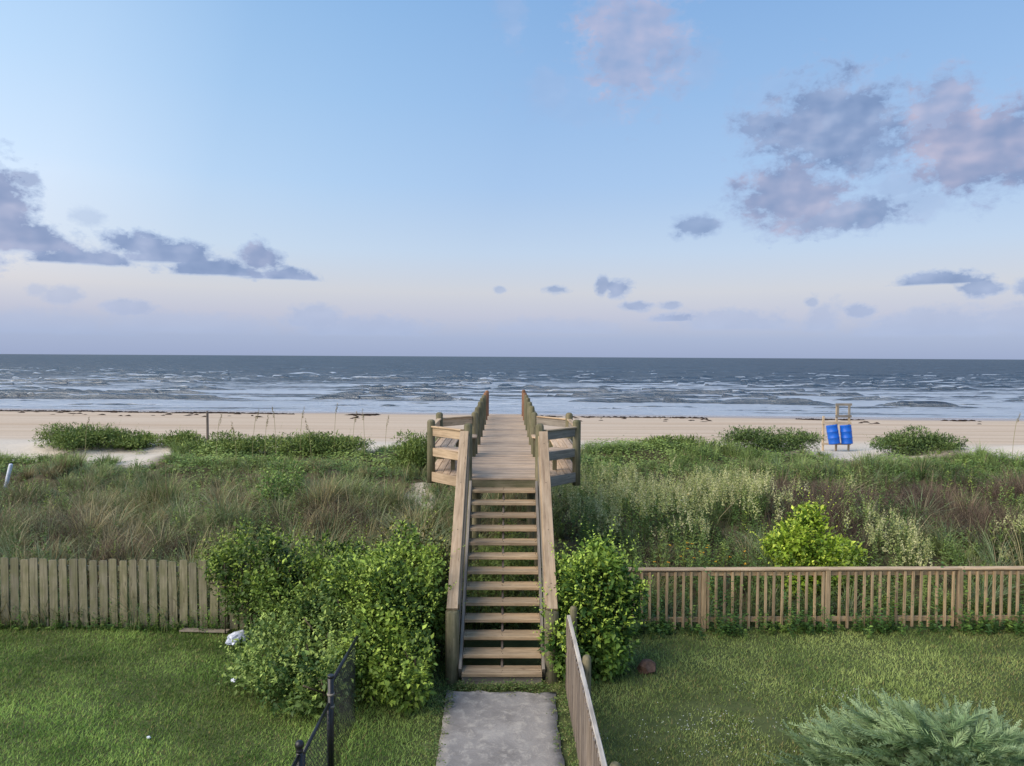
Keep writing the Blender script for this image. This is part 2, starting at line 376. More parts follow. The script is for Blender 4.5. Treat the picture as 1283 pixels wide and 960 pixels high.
# concrete path with drifted sand
m, t, bs = new_mat('path_concrete'); M_path = m
pos = N(t, 'ShaderNodeNewGeometry').outputs['Position']
p1 = noise_t(t, pos, 1.7, 6, .62, .8); p2 = noise_t(t, pos, 7, 6, .7, .4); p3 = noise_t(t, pos, 60, 3, .6)
c = ramp_n(t, p1, [(.3, srgb(128, 123, 119)), (.5, srgb(146, 141, 137)), (.7, srgb(164, 159, 154))])
c = mix_n(t, ramp_n(t, p2, [(.5, 0.0), (.66, .7)]), c, srgb(186, 179, 169))
c = mix_n(t, 1.0, c, ramp_n(t, p3, [(.3, (.9, .9, .9)), (.7, (1.06, 1.06, 1.06))]), 'MULTIPLY')
lk(t, c, bs.inputs['Base Color']); bs.inputs['Roughness'].default_value = .92; bs.inputs['Specular IOR Level'].default_value = .2
bump(t, bs, p2, .02, .6)

# ------------------------------------------------------------------ the setting: ground, sea, path
def grid_mesh(name, xs, ys_fn, zs_fn, smooth=True, floats_fn=None):
    X, V = np.meshgrid(xs, ys_fn, indexing='xy')
    return X, V
ys = np.concatenate([np.linspace(-60, 4, 24), np.arange(4.4, 12.8, .2), np.arange(12.8, 37, .22), np.arange(37, 76, .6), np.linspace(77, 110, 8)])
u = np.linspace(-1, 1, 261)
xs = np.sign(u) * (np.abs(u) ** 1.6) * 170
X, Y = np.meshgrid(xs, ys)
Z = ground_z(X, Y)
nr, nc = X.shape
idx = np.arange(nr * nc).reshape(nr, nc)
F = np.stack([idx[:-1, :-1], idx[:-1, 1:], idx[1:, 1:], idx[1:, :-1]], -1).reshape(-1, 4)
S = shore(X, Y)
wet = sstep(62.0, 66.0, S + 3 * (fbm(X / 12, Y / 6, 9, 3) - .5))
drift = (1 - sstep(35, 39.5, Y + 3 * (fbm(X / 6, Y / 6, 12, 2) - .5))) * sstep(13, 15, Y)
lawn = 1 - sstep(13.3, 13.7, Y)
me = np_mesh('ground', np.stack([X, Y, Z], -1).reshape(-1, 3), F, nv=4, smooth=True,
             floats=dict(veg=(veg(X, Y) * (1 - bare_spot(X, Y))).ravel(), wet=wet.ravel(), lawn=lawn.ravel(), drift=drift.ravel()))
tag(link('ground', me, mat=M_sand), 'pale sand beach, dune ground and lawn soil', kind='structure')

# sea: rows spread towards the horizon, real wave crests near the beach
rows = [63.0]
while rows[-1] < 1600: rows.append(rows[-1] + max(.3, (rows[-1] - 55) * .0105))
rows = np.array(rows)
cu = np.linspace(-1, 1, 520)
Sg, Ug = np.meshgrid(rows, cu, indexing='ij')
Xg = Ug * (Sg * .82 + 14)
Yg = Sg - .068 * Xg
def waves(x, s):
    ph = s / 12.0 + 1.5 * fbm(x / 60, s / 80, 21, 2) + .22 * fbm(x / 9, s / 14, 25, 3)
    cr = np.exp(12.0 * (np.cos(2 * np.pi * ph) - 1))
    env = sstep(.46, .64, fbm(x / 15, np.floor(ph) * 3.7 + x / 300, 23, 3))
    amp = sstep(71, 84, s) * (1 - .45 * sstep(150, 320, s))
    rough_ = .7 + .6 * fbm(x / 3.5, s / 1.8, 37, 2)
    big = cr * (.06 + .58 * env * rough_) * amp
    ph2 = s / 5.3 + 1.3 * fbm(x / 18, s / 20, 27, 2)
    sm = np.exp(4 * (np.cos(2 * np.pi * ph2) - 1)) * (.03 + .15 * sstep(.45, .72, fbm(x / 8, s / 5, 29, 3))) * sstep(68, 78, s) * (1 - .35 * sstep(200, 500, s))
    chop = .09 * (fbm(x / 2.0, s / 1.1, 33, 3) - .5) * sstep(68.5, 76, s)
    return big + sm + chop, ph, cr, env, ph2
H, ph, cr, env, ph2 = waves(Xg, Sg)
Zg = -.5 + H
slope = np.gradient(H, axis=0) / np.gradient(Sg, axis=0)
fr = np.mod(ph, 1.0)                                  # 0 at a crest, falling towards the beach side just below 1
trail = np.exp(-((np.mod(fr + .01, 1.0)) / .22))        # foam left behind (seaward of) a crest
near = 1 - sstep(86, 185, Sg)
foam = .20 + .64 * near + .5 * trail * (env * .8 + .2) * (1 - sstep(170, 420, Sg)) + .7 * (fbm(Xg / 16, Sg / 2.6, 35, 4) - .5) - .30 * sstep(140, 330, Sg)
foam = foam - .8 * np.clip(slope - .04, 0, .5) / .2
white = sstep(.45, .8, cr) * sstep(.35, .8, env) * (fbm(Xg / 3, Sg / 2, 43, 3) > .5) * (slope < .06)
foam = foam + .5 * (vnoise(Xg / 55, Sg / 4.5, 47) - .5) * (1 - sstep(170, 330, Sg))
foam = foam + .5 * white * (1 - sstep(200, 420, Sg))
foam = foam + .3 * (1 - sstep(67.5, 71, Sg + 1.6 * (fbm(Xg / 7, Sg / 9, 41, 3) - .5))) * .9
nr, nc = Xg.shape
idx = np.arange(nr * nc).reshape(nr, nc)
F = np.stack([idx[:-1, :-1], idx[:-1, 1:], idx[1:, 1:], idx[1:, :-1]], -1).reshape(-1, 4)
Vs = np.stack([Xg, Yg, Zg], -1).reshape(-1, 3)
fl = foam.ravel()
me = np_mesh('sea', Vs, F, nv=4, smooth=True, floats=dict(foam=fl))
tag(link('sea', me, mat=M_sea), 'choppy grey blue sea with lines of small breakers', kind='structure')
B = 45000
me = np_mesh('open_sea', [(-B, 96, -1.1), (B, 96, -1.1), (B, B, -1.1), (-B, B, -1.1)], [(0, 1, 2, 3)], nv=4, floats=dict(foam=[-.3] * 4))
tag(link('open_sea', me, mat=M_sea), 'open water reaching to the horizon', kind='structure')

# concrete path: a slab with crumbled edges
px0, px1 = [], []
for y in np.arange(-4, 10.45, .12):
    wob = .03 * (vnoise(y * 2.1, 0, 50) - .5) + .02 * (vnoise(y * 7, 0, 51) - .5)
    k = (y - 8.4) / 2.0
    px0.append((-.755 - .03 * k + wob, y)); px1.append((.745 + .0 * k + .05 * (vnoise(y * 1.7, 3, 52) - .5) + .04 * (vnoise(y * 6, 3, 53) - .5), y))
top = []
for (a, y), (b, _) in zip(px0, px1):
    r = 10.16 + .10 * (vnoise(y, 5, 54) - .5)
    top.append([(a + (b - a) * k / 10, min(y, 10.18 + .22 * (vnoise(k * 1.3, 7, 55) - .3)), .035 + .012 * (vnoise(k * .9, y * 2, 56) - .5)) for k in range(11)])
vv = [p for row in top for p in row]; ff = []
n = 11
for i in range(len(top) - 1):
    for k in range(10):
        ff.append((i * n + k, i * n + k + 1, (i + 1) * n + k + 1, (i + 1) * n + k))
base = len(vv)
rim = [i * n for i in range(len(top))][::-1] + list(range(0, 11)) + [i * n + 10 for i in range(len(top))] + [(len(top) - 1) * n + k for k in range(10, -1, -1)]
for r in rim: vv.append((vv[r][0], vv[r][1], -.06))
for i in range(len(rim) - 1): ff.append((rim[i], base + i, base + i + 1, rim[i + 1]))
me = np_mesh('path', vv, ff, nv=4, smooth=False)
tag(link('path', me, mat=M_path), 'pale concrete path dusted with sand leading to the stairs', kind='structure')

# ------------------------------------------------------------------ timber pieces
_cache = {}
def beam_mesh(L, w, h, mat, ch):
    key = ('b', round(L, 3), round(w, 3), round(h, 3), mat.name)
    if key in _cache: return _cache[key]
    a, b = w / 2, h / 2
    c = min(ch, a * .45, b * .45)
    ring = [(-a + c, -b), (a - c, -b), (a, -b + c), (a, b - c), (a - c, b), (-a + c, b), (-a, b - c), (-a, -b + c)]
    v = [(0, y, z) for y, z in ring] + [(L, y, z) for y, z in ring]
    f = [(i, (i + 1) % 8, 8 + (i + 1) % 8, 8 + i) for i in range(8)] + [tuple(range(7, -1, -1)), tuple(range(8, 16))]
    me = bpy.data.meshes.new('timber'); me.from_pydata(v, [], [tuple(reversed(q)) for q in f]); me.materials.append(mat); me.update()
    _cache[key] = me
    return me
def beam(name, p0, p1, w, h, mat, parent, up=(0, 0, 1), ch=.006):
    """a sawn board from p0 to p1 (its centre line), w across and h along 'up'"""
    p0, p1 = Vector(p0), Vector(p1)
    d = p1 - p0; L = d.length; x = d.normalized()
    y = Vector(up).cross(x).normalized(); z = x.cross(y)
    o = link(name, beam_mesh(L, w, h, mat, ch), parent)
    place(o, Matrix((( x.x, y.x, z.x, p0.x), (x.y, y.y, z.y, p0.y), (x.z, y.z, z.z, p0.z), (0, 0, 0, 1))), parent)
    return o
def pole_mesh(L, r, mat, dome, seg=14):
    key = ('p', round(L, 2), round(r, 3), mat.name, dome)
    if key in _cache: return _cache[key]
    prof = [(0, r * 1.02), (L * .5, r), (L - dome, r * .97)]
    if dome > 0: prof += [(L - dome * .35, r * .82), (L, r * .45)]
    v, f = [], []
    for k, (x, rr) in enumerate(prof):
        for i in range(seg):
            a = 2 * math.pi * i / seg
            q = rr * (1 + .035 * math.sin(a * 2 + k))
            v.append((x, q * math.cos(a), q * math.sin(a)))
    for k in range(len(prof) - 1):
        for i in range(seg):
            f.append((k * seg + i, (k + 1) * seg + i, (k + 1) * seg + (i + 1) % seg, k * seg + (i + 1) % seg))
    f.append(tuple((len(prof) - 1) * seg + i for i in range(seg))[::-1]); f.append(tuple(range(seg)))
    me = bpy.data.meshes.new('pole'); me.from_pydata(v, [], [tuple(reversed(q)) for q in f]); me.materials.append(mat)
    me.polygons.foreach_set('use_smooth', [len(p.vertices) == 4 for p in me.polygons]); me.update()
    _cache[key] = me
    return me
def pole(name, x, y, z0, z1, r, mat, parent, dome=.05, lean=(0, 0)):
    L = math.ceil((z1 - z0) * 20) / 20
    o = link(name, pole_mesh(L, r, mat, dome), parent)
    rz = random.random() * 6.28
    Mw = Matrix.Translation((x, y, z1)) @ Matrix.Rotation(lean[0], 4, 'X') @ Matrix.Rotation(lean[1], 4, 'Y') @ Matrix.Translation((0, 0, -L)) @ Matrix.Rotation(rz, 4, 'Z') @ Matrix.Rotation(-math.pi / 2, 4, 'Y')
    place(o, Mw, parent)
    return o
jit = lambda s: random.uniform(-s, s)

# ------------------------------------------------------------------ boardwalk
DZ = 2.53
Y0, Y1 = 13.62, 28.75
BX = .70
bw = empty('boardwalk', (0, 13.62, 0), 'raised timber boardwalk over the dune with two side bays and round post rails', 'boardwalk')
pit = .147
k = 0
y = Y0
while y < Y1:
    beam('deck_plank', (-.76 + jit(.008), y + pit / 2, DZ - .019 + jit(.003)), (.76 + jit(.008), y + pit / 2, DZ - .019 + jit(.003)), .139, .038, M_deck, bw)
    y += pit
beam('fascia', (-.60, Y0 + .03, DZ - .145), (.60, Y0 + .03, DZ - .145), .036, .2, M_pile, bw)
for sx in (-.72, 0, .72): beam('joist', (sx, Y0 + .06, DZ - .15), (sx, Y1 - .02, DZ - .15), .045, .2, M_grey, bw)
walk_posts = [17.0, 18.83, 20.65, 22.5, 24.3, 26.1, 27.9]
for s in (-1, 1):
    A, Bp, Cp, D = Vector((s * .74, 13.66, 0)), Vector((s * 1.44, 14.42, 0)), Vector((s * 1.44, 16.2, 0)), Vector((s * .74, 16.98, 0))
    # bay floor: planks running along the walk, cut to the bay's slanted ends
    for i in range(5):
        xc = s * (.835 + .143 * i - .005)
        f = (abs(xc) - .74 + .03) / .70
        ya, yb = 13.66 + f * .76, 16.98 - f * .78
        beam('bay_plank', (xc, ya, DZ - .019 + jit(.003)), (xc, yb, DZ - .019 + jit(.003)), .135, .038, M_deck, bw)
    for p, q in ((A, Bp), (Bp, Cp), (Cp, D)):
        d = (q - p).normalized(); nrm = Vector((d.y, -d.x, 0)) * s
        beam('bay_fascia', p + nrm * .022 + Vector((0, 0, DZ - .10)), q + nrm * .022 + Vector((0, 0, DZ - .10)), .036, .19, M_rail if s < 0 else M_grey, bw)  # warm left, grey right: sun side and shade side put into the wood colour
        for zz in (DZ + .785, DZ + .385):
            e = .02
            beam('bay_rail', p + d * e + nrm * -.0 + Vector((0, 0, zz)), q - d * e + Vector((0, 0, zz)), .038, .165, M_rail if s < 0 else M_grey, bw)  # same timber both sides; the two tones carry light and shade
        beam('rail_cap', p + d * .06 + Vector((0, 0, DZ + .885)), q - d * .06 + Vector((0, 0, DZ + .885)), .1, .03, M_rail, bw)
    gx = lambda v: gz(v.x, v.y) - .3
    for P in (Bp, Cp):
        pole('post', P.x, P.y, DZ - .22, DZ + 1.03 + jit(.01), .082, M_pile, bw)
    for yy in (14.6, 16.0): pole('support_pile', s * .58, yy, gz(s * .58, yy) - .3, DZ - .06, .075, M_pile, bw, dome=0)
    pole('newel_post', s * .67, 13.66, gz(s * .67, 13.66) - .3, DZ + 1.02, .083, M_pile, bw)
    for i, yy in enumerate(walk_posts):
        o = pole('post', s * (BX + jit(.008)), yy, gz(s * BX, yy) - .3, DZ + 1.0 + jit(.025), .075, M_newpile if i >= 5 else M_pile, bw)
        if i >= 5: tag(o, 'reddish brown post at the seaward end')
    for ya, yb in zip(walk_posts[:-1], walk_posts[1:]):
        for zz in (DZ + .78, DZ + .38):
            beam('side_rail', (s * (BX + .09), ya - .04, zz), (s * (BX + .09), yb - .045, zz), .036, .14, M_grey, bw)
    beam('rim_joist', (s * .785, 17.05, DZ - .12), (s * .785, Y1, DZ - .12), .036, .2, M_grey, bw)

# ------------------------------------------------------------------ stairs
st = empty('staircase', (0, 10.5, 0), 'open timber staircase climbing from the concrete path to the boardwalk', 'staircase')
RUN, RISE = .2385, DZ / 14
for i in range(13):
    yf = 10.50 + RUN * i; zt = RISE * (i + 1)
    dz = jit(.004)
    beam('tread', (-.585, yf + .07, zt - .028 + dz), (.585, yf + .07, zt - .028 + dz), .139, .056, M_stair, st, ch=.007)
    dz = jit(.003)
    beam('tread', (-.585, yf + .214, zt - .028 + dz), (.585, yf + .216, zt - .028 + dz), .145, .056, M_stair, st, ch=.007)
beam('riser_board', (-.585, 10.57, .06), (.585, 10.57, .06), .036, .14, M_grey, st)
sl = RISE / RUN
def slope_z(y): return RISE + (y - 10.5) * sl
for sx, w in ((-.612, .045), (.612, .045), (0, .036)):
    ya, yb = (10.6, 13.58)
    off = -.10 if sx else -.24
    beam('stringer', (sx, ya, slope_z(ya) + off - .02), (sx, yb, slope_z(yb) + off - .02), w, .26 if sx else .16, M_grey if sx else M_pole, st)
for s in (-1, 1):
    pole('bottom_post', s * .735, 10.66, -.4, 1.07, .105, M_pile, st, dome=.03)
    zr = lambda y: 1.09 + (y - 10.62) * (3.40 - 1.09) / (13.56 - 10.62)
    beam('handrail', (s * .735, 10.62, zr(10.62)), (s * .735, 13.56, zr(13.56)), .165, .04, M_rail, st)
    beam('under_rail', (s * .655, 10.75, zr(10.75) - .115), (s * .655, 13.55, zr(13.55) - .115), .038, .14, M_stair, st)
    beam('mid_rail', (s * .655, 10.75, zr(10.75) - .50), (s * .655, 13.55, zr(13.55) - .50), .038, .14, M_grey, st)
    # bolts where the handrail is fixed
    for yy in (10.95, 11.75, 12.55, 13.3):
        o = beam('bolt', (s * .735 - .008, yy, zr(yy) + .0255), (s * .735 + .008, yy, zr(yy) + .0255), .016, .006, M_black, st)

# ------------------------------------------------------------------ benches in the bays
def offset_line(pts, d):
    out = []
    for i in range(len(pts) - 1):
        v = (pts[i + 1] - pts[i]).normalized(); nrm = Vector((-v.y, v.x))
        out.append((pts[i] + nrm * d, v))
    res = [out[0][0]]
    for (p, v), (q, w) in zip(out[:-1], out[1:]):
        den = v.x * w.y - v.y * w.x
        t_ = ((q - p).x * w.y - (q - p).y * w.x) / den
        res.append(p + v * t_)
    res.append(out[-1][0] + out[-1][1] * (pts[-1] - pts[-2]).length)
    return res
for s in (-1, 1):
    bn = empty('bench', (s * 1.2, 15.3, DZ), 'built-in timber bench wrapping round the %s bay of the boardwalk' % ('sunlit left' if s < 0 else 'shaded right'), 'bench', 'benches in the boardwalk bays')
    pts = [Vector((.74, 13.66)), Vector((1.44, 14.42)), Vector((1.44, 16.2)), Vector((.74, 16.98))]
    for j, d in enumerate((.10, .235, .37)):
        ol = offset_line(pts, d)
        # stop the slanted runs beside the walk
        a, b = ol[0], ol[1]; v = (a - b).normalized(); ol[0] = b + v * ((b.x - .66) / -v.x)
        a, b = ol[3], ol[2]; v = (a - b).normalized(); ol[3] = b + v * ((b.x - .66) / -v.x)
        for p, q in zip(ol[:-1], ol[1:]):
            e = (q - p).normalized() * .012
            beam('seat_slat', (s * (p.x + e.x), p.y + e.y, DZ + .45), (s * (q.x - e.x), q.y - e.y, DZ + .45), .125, .038, M_deck, bn)
    for (lx, ly) in ((.69, 14.12), (.69, 16.52), (1.02, 14.62), (1.02, 16.0)):
        beam('leg', (s * lx, ly, DZ + .001), (s * lx, ly, DZ + .43), .085, .085, M_pile, bn, up=(0, 1, 0))

# ------------------------------------------------------------------ fences
lf = empty('picket_fence', (-6, 12.7, 0), 'weathered grey wide board picket fence at the left edge of the lawn', 'fence')
x = -11.6
fy = lambda x: 12.55 - .034 * (x + 2)
def picket_mesh(h, w):
    key = ('pk', round(h, 2), round(w, 3))
    if key in _cache: return _cache[key]
    c = .014; t_ = .019
    out = [(0, -w / 2), (h - c, -w / 2), (h, -w / 2 + c), (h, w / 2 - c), (h - c, w / 2), (0, w / 2)]
    v = [(a, b, 0) for a, b in out] + [(a, b, t_) for a, b in out]
    f = [(0, 1, 2, 3, 4, 5), (11, 10, 9, 8, 7, 6)] + [(i, 6 + i, 6 + (i + 1) % 6, (i + 1) % 6) for i in range(6)]
    me = bpy.data.meshes.new('picket'); me.from_pydata(v, [], [tuple(reversed(q)) for q in f]); me.materials.append(M_picket); me.update()
    _cache[key] = me
    return me
while x < -.95:
    w = random.choice((.130, .134, .139)); h = random.choice((1.16, 1.18, 1.2, 1.21))
    o = link('picket', picket_mesh(h, w), lf)
    # local x up, y across, z towards the dune
    Mw = Matrix.Translation((x, fy(x), .015)) @ Matrix.Rotation(R(jit(1.0)), 4, 'Y') @ Matrix(((0, -1, 0, 0), (0, 0, 1, 0), (1, 0, 0, 0), (0, 0, 0, 1))) @ Matrix.Rotation(R(jit(.5)), 4, 'Y')
    place(o, Mw, lf)
    x += .177
for zz in (.3, 1.05):
    xs_ = [-11.7, -9.3, -6.9, -4.5, -2.1, -.9]
    for a, b in zip(xs_[:-1], xs_[1:]):
        beam('rail', (a + .004, fy(a) + .045, zz), (b, fy(b) + .045, zz), .04, .09, M_picket, lf)
for a in (-11.7, -9.3, -6.9, -4.5, -2.1):
    beam('post', (a, fy(a) + .11, -.3), (a, fy(a) + .11, 1.12), .09, .09, M_picket, lf, up=(0, 1, 0))

rf = empty('baluster_fence', (6, 12.7, 0), 'reddish timber fence of thin square balusters under a flat cap behind the right lawn', 'fence')
ry = lambda x: 12.62 + .024 * (x - 1.2)
RP = [1.1, 3.52, 5.72, 8.1, 10.5]
x = .82
while x < 11.9:
    if min(abs(x - p) for p in RP) > .07:
        beam('baluster', (x + jit(.004), ry(x) - .034, .06 + jit(.015)), (x + jit(.008), ry(x) - .034, 1.055 + jit(.004)), .042, .036, M_balus, rf, up=(0, 1, 0), ch=.004)
    x += .146
ends = [.76] + RP[1:] + [12.0]
for a, b in zip(ends[:-1], ends[1:]):
    beam('cap', (a + .002, ry(a), 1.095), (b - .002, ry(b), 1.095), .13, .034, M_rail, rf)
    beam('top_rail', (a + .05, ry(a) + .005, 1.02), (b - .05, ry(b) + .005, 1.02), .038, .088, M_balus, rf)
    beam('bottom_rail', (a + .05, ry(a) + .005, .2), (b - .05, ry(b) + .005, .2), .038, .088, M_balus, rf)
for i, p in enumerate(RP):
    beam('post', (p, ry(p) - .012, -.3), (p, ry(p) - .012, 1.076), .088, .088, M_balus, rf, up=(0, 1, 0))

pf = empty('path_fence', (.97, 8, 0), 'grey narrow slat fence with round posts running along the right side of the path', 'fence')
y = 4.6
while y < 10.36:
    beam('slat', (.925 + jit(.003), y, .03), (.925 + jit(.006), y + jit(.004), 1.06 + jit(.012)), .07, .018, M_slat, pf, up=(1, 0, 0), ch=.004)
    y += .127
for a, b in ((4.5, 6.45), (6.45, 8.8), (8.8, 10.42)):
    beam('top_rail', (.962, a + .003, 1.035), (.962, b - .003, 1.035), .05, .088, M_palerail, pf)
    beam('bottom_rail', (.962, a + .003, .28), (.962, b - .003, .28), .042, .088, M_grey, pf)
for yy in (6.43, 8.8, 10.56):
    pole('post', 1.045, yy, -.4, 1.16, .058, M_pile, pf, dome=.045)

# black chain link: a gate between two posts and a short panel running into the bush
def tubes(segs, r, seg=6):
    v, f = [], []
    for a, b in segs:
        a, b = Vector(a), Vector(b); d = (b - a).normalized()
        u_ = d.orthogonal().normalized(); w_ = d.cross(u_)
        o = len(v)
        for p in (a, b):
            for i in range(seg):
                t_ = 2 * math.pi * i / seg
                v.append(p + (u_ * math.cos(t_) + w_ * math.sin(t_)) * r)
        for i in range(seg): f.append((o + i, o + (i + 1) % seg, o + seg + (i + 1) % seg, o + seg + i))
        f.append(tuple(o + i for i in range(seg))[::-1]); f.append(tuple(o + seg + i for i in range(seg)))
    return v, f
def tube_obj(name, segs, r, mat, parent, seg=8):
    o0 = Vector(parent.location)
    v, f = tubes([(Vector(a) - o0, Vector(b) - o0) for a, b in segs], r, seg)
    me = bpy.data.meshes.new(name); me.from_pydata([tuple(p) for p in v], [], f); me.materials.append(mat)
    me.polygons.foreach_set('use_smooth', [len(p.vertices) == 4 for p in me.polygons]); me.update()
    return link(name, me, parent)
def wire_panel(parent, x, ya, yb, z0, z1):
    segs = []
    p = .062; H_ = z1 - z0; L = yb - ya
    n_ = int((L + H_) / p) + 1
    for sgn in (1, -1):
        for i in range(n_):
            c = -H_ + i * p                    # line y = c + z (or mirrored)
            za = max(0, -c); zb = min(H_, L - c)
            if zb - za < .02: continue
            y0_, y1_ = c + za, c + zb
            if sgn < 0: y0_, y1_ = L - y0_, L - y1_
            segs.append(((x + .002 * sgn, ya + y0_, z0 + za), (x + .002 * sgn, ya + y1_, z0 + zb)))
    return tag(tube_obj('wire_mesh', segs, .0026, M_black, parent, 3), kind='stuff')
segs = []
for i in range(13):
    yf = 10.50 + RUN * i; zt = RISE * (i + 1)
    for sx in (-.56, 0, .56):
        for yy in (yf + .04, yf + .10, yf + .185, yf + .245):
            segs.append(((sx + jit(.012), yy + jit(.008), zt - .004), (sx + jit(.001), yy, zt + .0045)))
v, f = tubes([(Vector(a) - Vector(st.location), Vector(a) - Vector(st.location) + Vector((0, 0, .0095))) for a, b in segs], .0055, 6)
me = bpy.data.meshes.new('nail_heads'); me.from_pydata([tuple(p) for p in v], [], f); me.materials.append(M_wrack); me.update()
tag(link('nail_heads', me, st), kind='stuff')

cf = empty('chain_link_fence', (-1.9, 8.06, 0), 'black chain link fence panel with a tall post, running into the bright bush', 'fence')
tube_obj('post', [((-1.9, 8.06, -.3), (-1.9, 8.06, 1.21))], .034, M_black, cf, 12)
tube_obj('post_cap', [((-1.9, 8.06, 1.205), (-1.9, 8.06, 1.235))], .036, M_black, cf, 12)
tube_obj('top_rail', [((-1.9, 8.09, 1.14), (-1.87, 9.35, 1.16))], .022, M_black, cf)
for zz in (1.02, .88): tube_obj('clamp', [((-1.9, 8.06, zz - .012), (-1.9, 8.06, zz + .012))], .042, M_grey, cf, 12)
wire_panel(cf, -1.895, 8.1, 9.35, .05, 1.14)
cg = empty('chain_link_gate', (-1.91, 7.5, 0), 'low black chain link gate hung on the tall black post', 'gate')
tube_obj('frame', [((-1.91, 6.99, .93), (-1.91, 8.0, .93)), ((-1.91, 6.99, .1), (-1.91, 8.0, .1)), ((-1.91, 6.99, .1), (-1.91, 6.99, .93)), ((-1.91, 8.0, .1), (-1.91, 8.0, .93))], .02, M_black, cg)
wire_panel(cg, -1.91, 7.0, 8.0, .11, .92)
cn = empty('chain_link_fence', (-1.91, 6.85, 0), 'black chain link fence with a ball topped post at the bottom edge of the view', 'fence')
tube_obj('post', [((-1.91, 6.86, -.3), (-1.91, 6.86, 1.02))], .032, M_black, cn, 12)
tube_obj('top_rail', [((-1.91, 6.83, .99), (-1.93, 4.6, .99))], .022, M_black, cn)
wire_panel(cn, -1.915, 4.7, 6.82, .05, .98)
def lathe_mesh(name, prof, seg, mat):
    v, f = [], []
    for (r_, z) in prof:
        for i in range(seg):
            a = 2 * math.pi * i / seg; v.append((r_ * math.cos(a), r_ * math.sin(a), z))
    for k in range(len(prof) - 1):
        for i in range(seg): f.append((k * seg + i, k * seg + (i + 1) % seg, (k + 1) * seg + (i + 1) % seg, (k + 1) * seg + i))
    f.append(tuple(range(seg))[::-1]); f.append(tuple((len(prof) - 1) * seg + i for i in range(seg)))
    me = bpy.data.meshes.new(name); me.from_pydata(v, [], f); me.materials.append(mat)
    me.polygons.foreach_set('use_smooth', [len(p.vertices) == 4 for p in me.polygons]); me.update()
    return me
o = link('ball_cap', lathe_mesh('ball_cap', [(.034, 0), (.036, .02), (.026, .03), (.042, .055), (.045, .075), (.035, .1), (.012, .112)], 12, M_black), cn)
o.location = (0, .01, 1.02)

# ------------------------------------------------------------------ barrel stand on the beach
bs_y = 33.6
zb = gz(15.2, bs_y)
bt = empty('barrel_stand', (15.25, bs_y, zb), 'pale timber frame stand on the beach holding two blue barrels', 'stand')
def bpost(name, x, z0, z1, y=bs_y, w=.08): return beam(name, (x, y, z0), (x, y, z1), w, w, M_frame, bt, up=(0, 1, 0))
bpost('post', 14.69, zb - .3, 2.14); bpost('post', 15.30, zb - .3, 2.66); bpost('post', 15.88, zb - .3, 2.66)
beam('crossbar', (14.6, bs_y - .07, 1.83), (15.95, bs_y - .07, 1.83), .05, .12, M_frame, bt)
beam('crossbar', (14.6, bs_y - .07, .86), (15.95, bs_y - .07, .86), .05, .09, M_frame, bt)
for zz in (2.68, 2.14): beam('window_bar', (15.22, bs_y - .06, zz), (15.96, bs_y - .06, zz), .05, .11, M_grey, bt)
for xx in (15.33, 15.85): beam('window_bar', (xx, bs_y - .062, 2.09), (xx, bs_y - .062, 2.62), .08, .045, M_grey, bt, up=(0, 1, 0))
prof = [(.24, 0), (.285, .015), (.29, .05), (.283, .07), (.287, .27), (.3, .285), (.3, .305), (.287, .32), (.287, .56), (.3, .575), (.3, .595), (.287, .61), (.283, .83), (.292, .85), (.285, .885), (.25, .89), (.24, .872), (.02, .868)]
bme = lathe_mesh('barrel', prof, 24, M_blue)
for i, (xx, lab) in enumerate(((14.98, 'blue plastic barrel under the low side of the timber stand'), (15.60, 'blue plastic barrel below the open square frame of the stand'))):
    b_ = empty('barrel', (xx, bs_y - .4, .93), lab, 'barrel', 'blue barrels in the timber stand')
    o = link('body', bme, b_); o.scale = (.86, .86, .98)
    o.rotation_euler = (R(-6), R(-8 if i == 0 else -4), 0); o.location = (.07 - .04 * i, 0, -.04)
    for a in (40, 220):
        ca = link('bung', lathe_mesh('bung', [(.035, 0), (.035, .02), (.02, .025)], 10, M_black), o); ca.location = (.15 * math.cos(R(a)), .15 * math.sin(R(a)), .868)

sp = empty('sign_pole', (-12.63, 31, gz(-12.63, 31)), 'bare dark wooden pole standing alone behind the dune plants on the beach', 'pole')
pole('shaft', -12.63, 31, gz(-12.63, 31) - .3, 2.43, .05, M_pole, sp, dome=.02)

# ------------------------------------------------------------------ litter
def crumple(name, loc, sx, sy, sz, label, cat, seed, mat, sub=3):
    import bmesh
    bm = bmesh.new(); bmesh.ops.create_icosphere(bm, subdivisions=sub, radius=1)
    rg = np.random.default_rng(seed); ph_ = rg.random((5, 3)) * 6
    for v in bm.verts:
        c = v.co.copy()
        n_ = sum(abs(math.sin(c.dot(Vector(q)) * 2.1 + q[0])) for q in ph_) / 5
        c *= .55 + .75 * n_
        v.co = (c.x * sx, c.y * sy, max(c.z, -.25) * sz)
    me = bpy.data.meshes.new(name); bm.to_mesh(me); bm.free(); me.materials.append(mat)
    o = link(name, me); o.location = loc; o.rotation_euler = (0, 0, seed)
    return tag(o, label, cat)
crumple('plastic_bag', (-4.42, 12.08, .06), .19, .13, .13, 'crumpled white plastic bag lying on the lawn by the end of the fence', 'bag', 4, M_bag)
crumple('litter_scrap', (-3.93, 10.6, .03), .06, .045, .05, 'small white scrap of litter on the lawn in front of the low bush', 'litter', 5, M_bag, 2)
crumple('litter_scrap', (-4.4, 9.0, .02), .028, .02, .022, 'tiny white scrap of litter alone out on the lawn', 'litter', 6, M_bag, 2)
crumple('brick_lump', (2.22, 11.0, .05), .17, .13, .14, 'broken reddish brick lump on the lawn beside the vine mound', 'brick', 7, M_brick, 2)
pl = empty('loose_board', (-5.15, 12.5, 0), 'loose grey board lying along the foot of the picket fence', 'board')
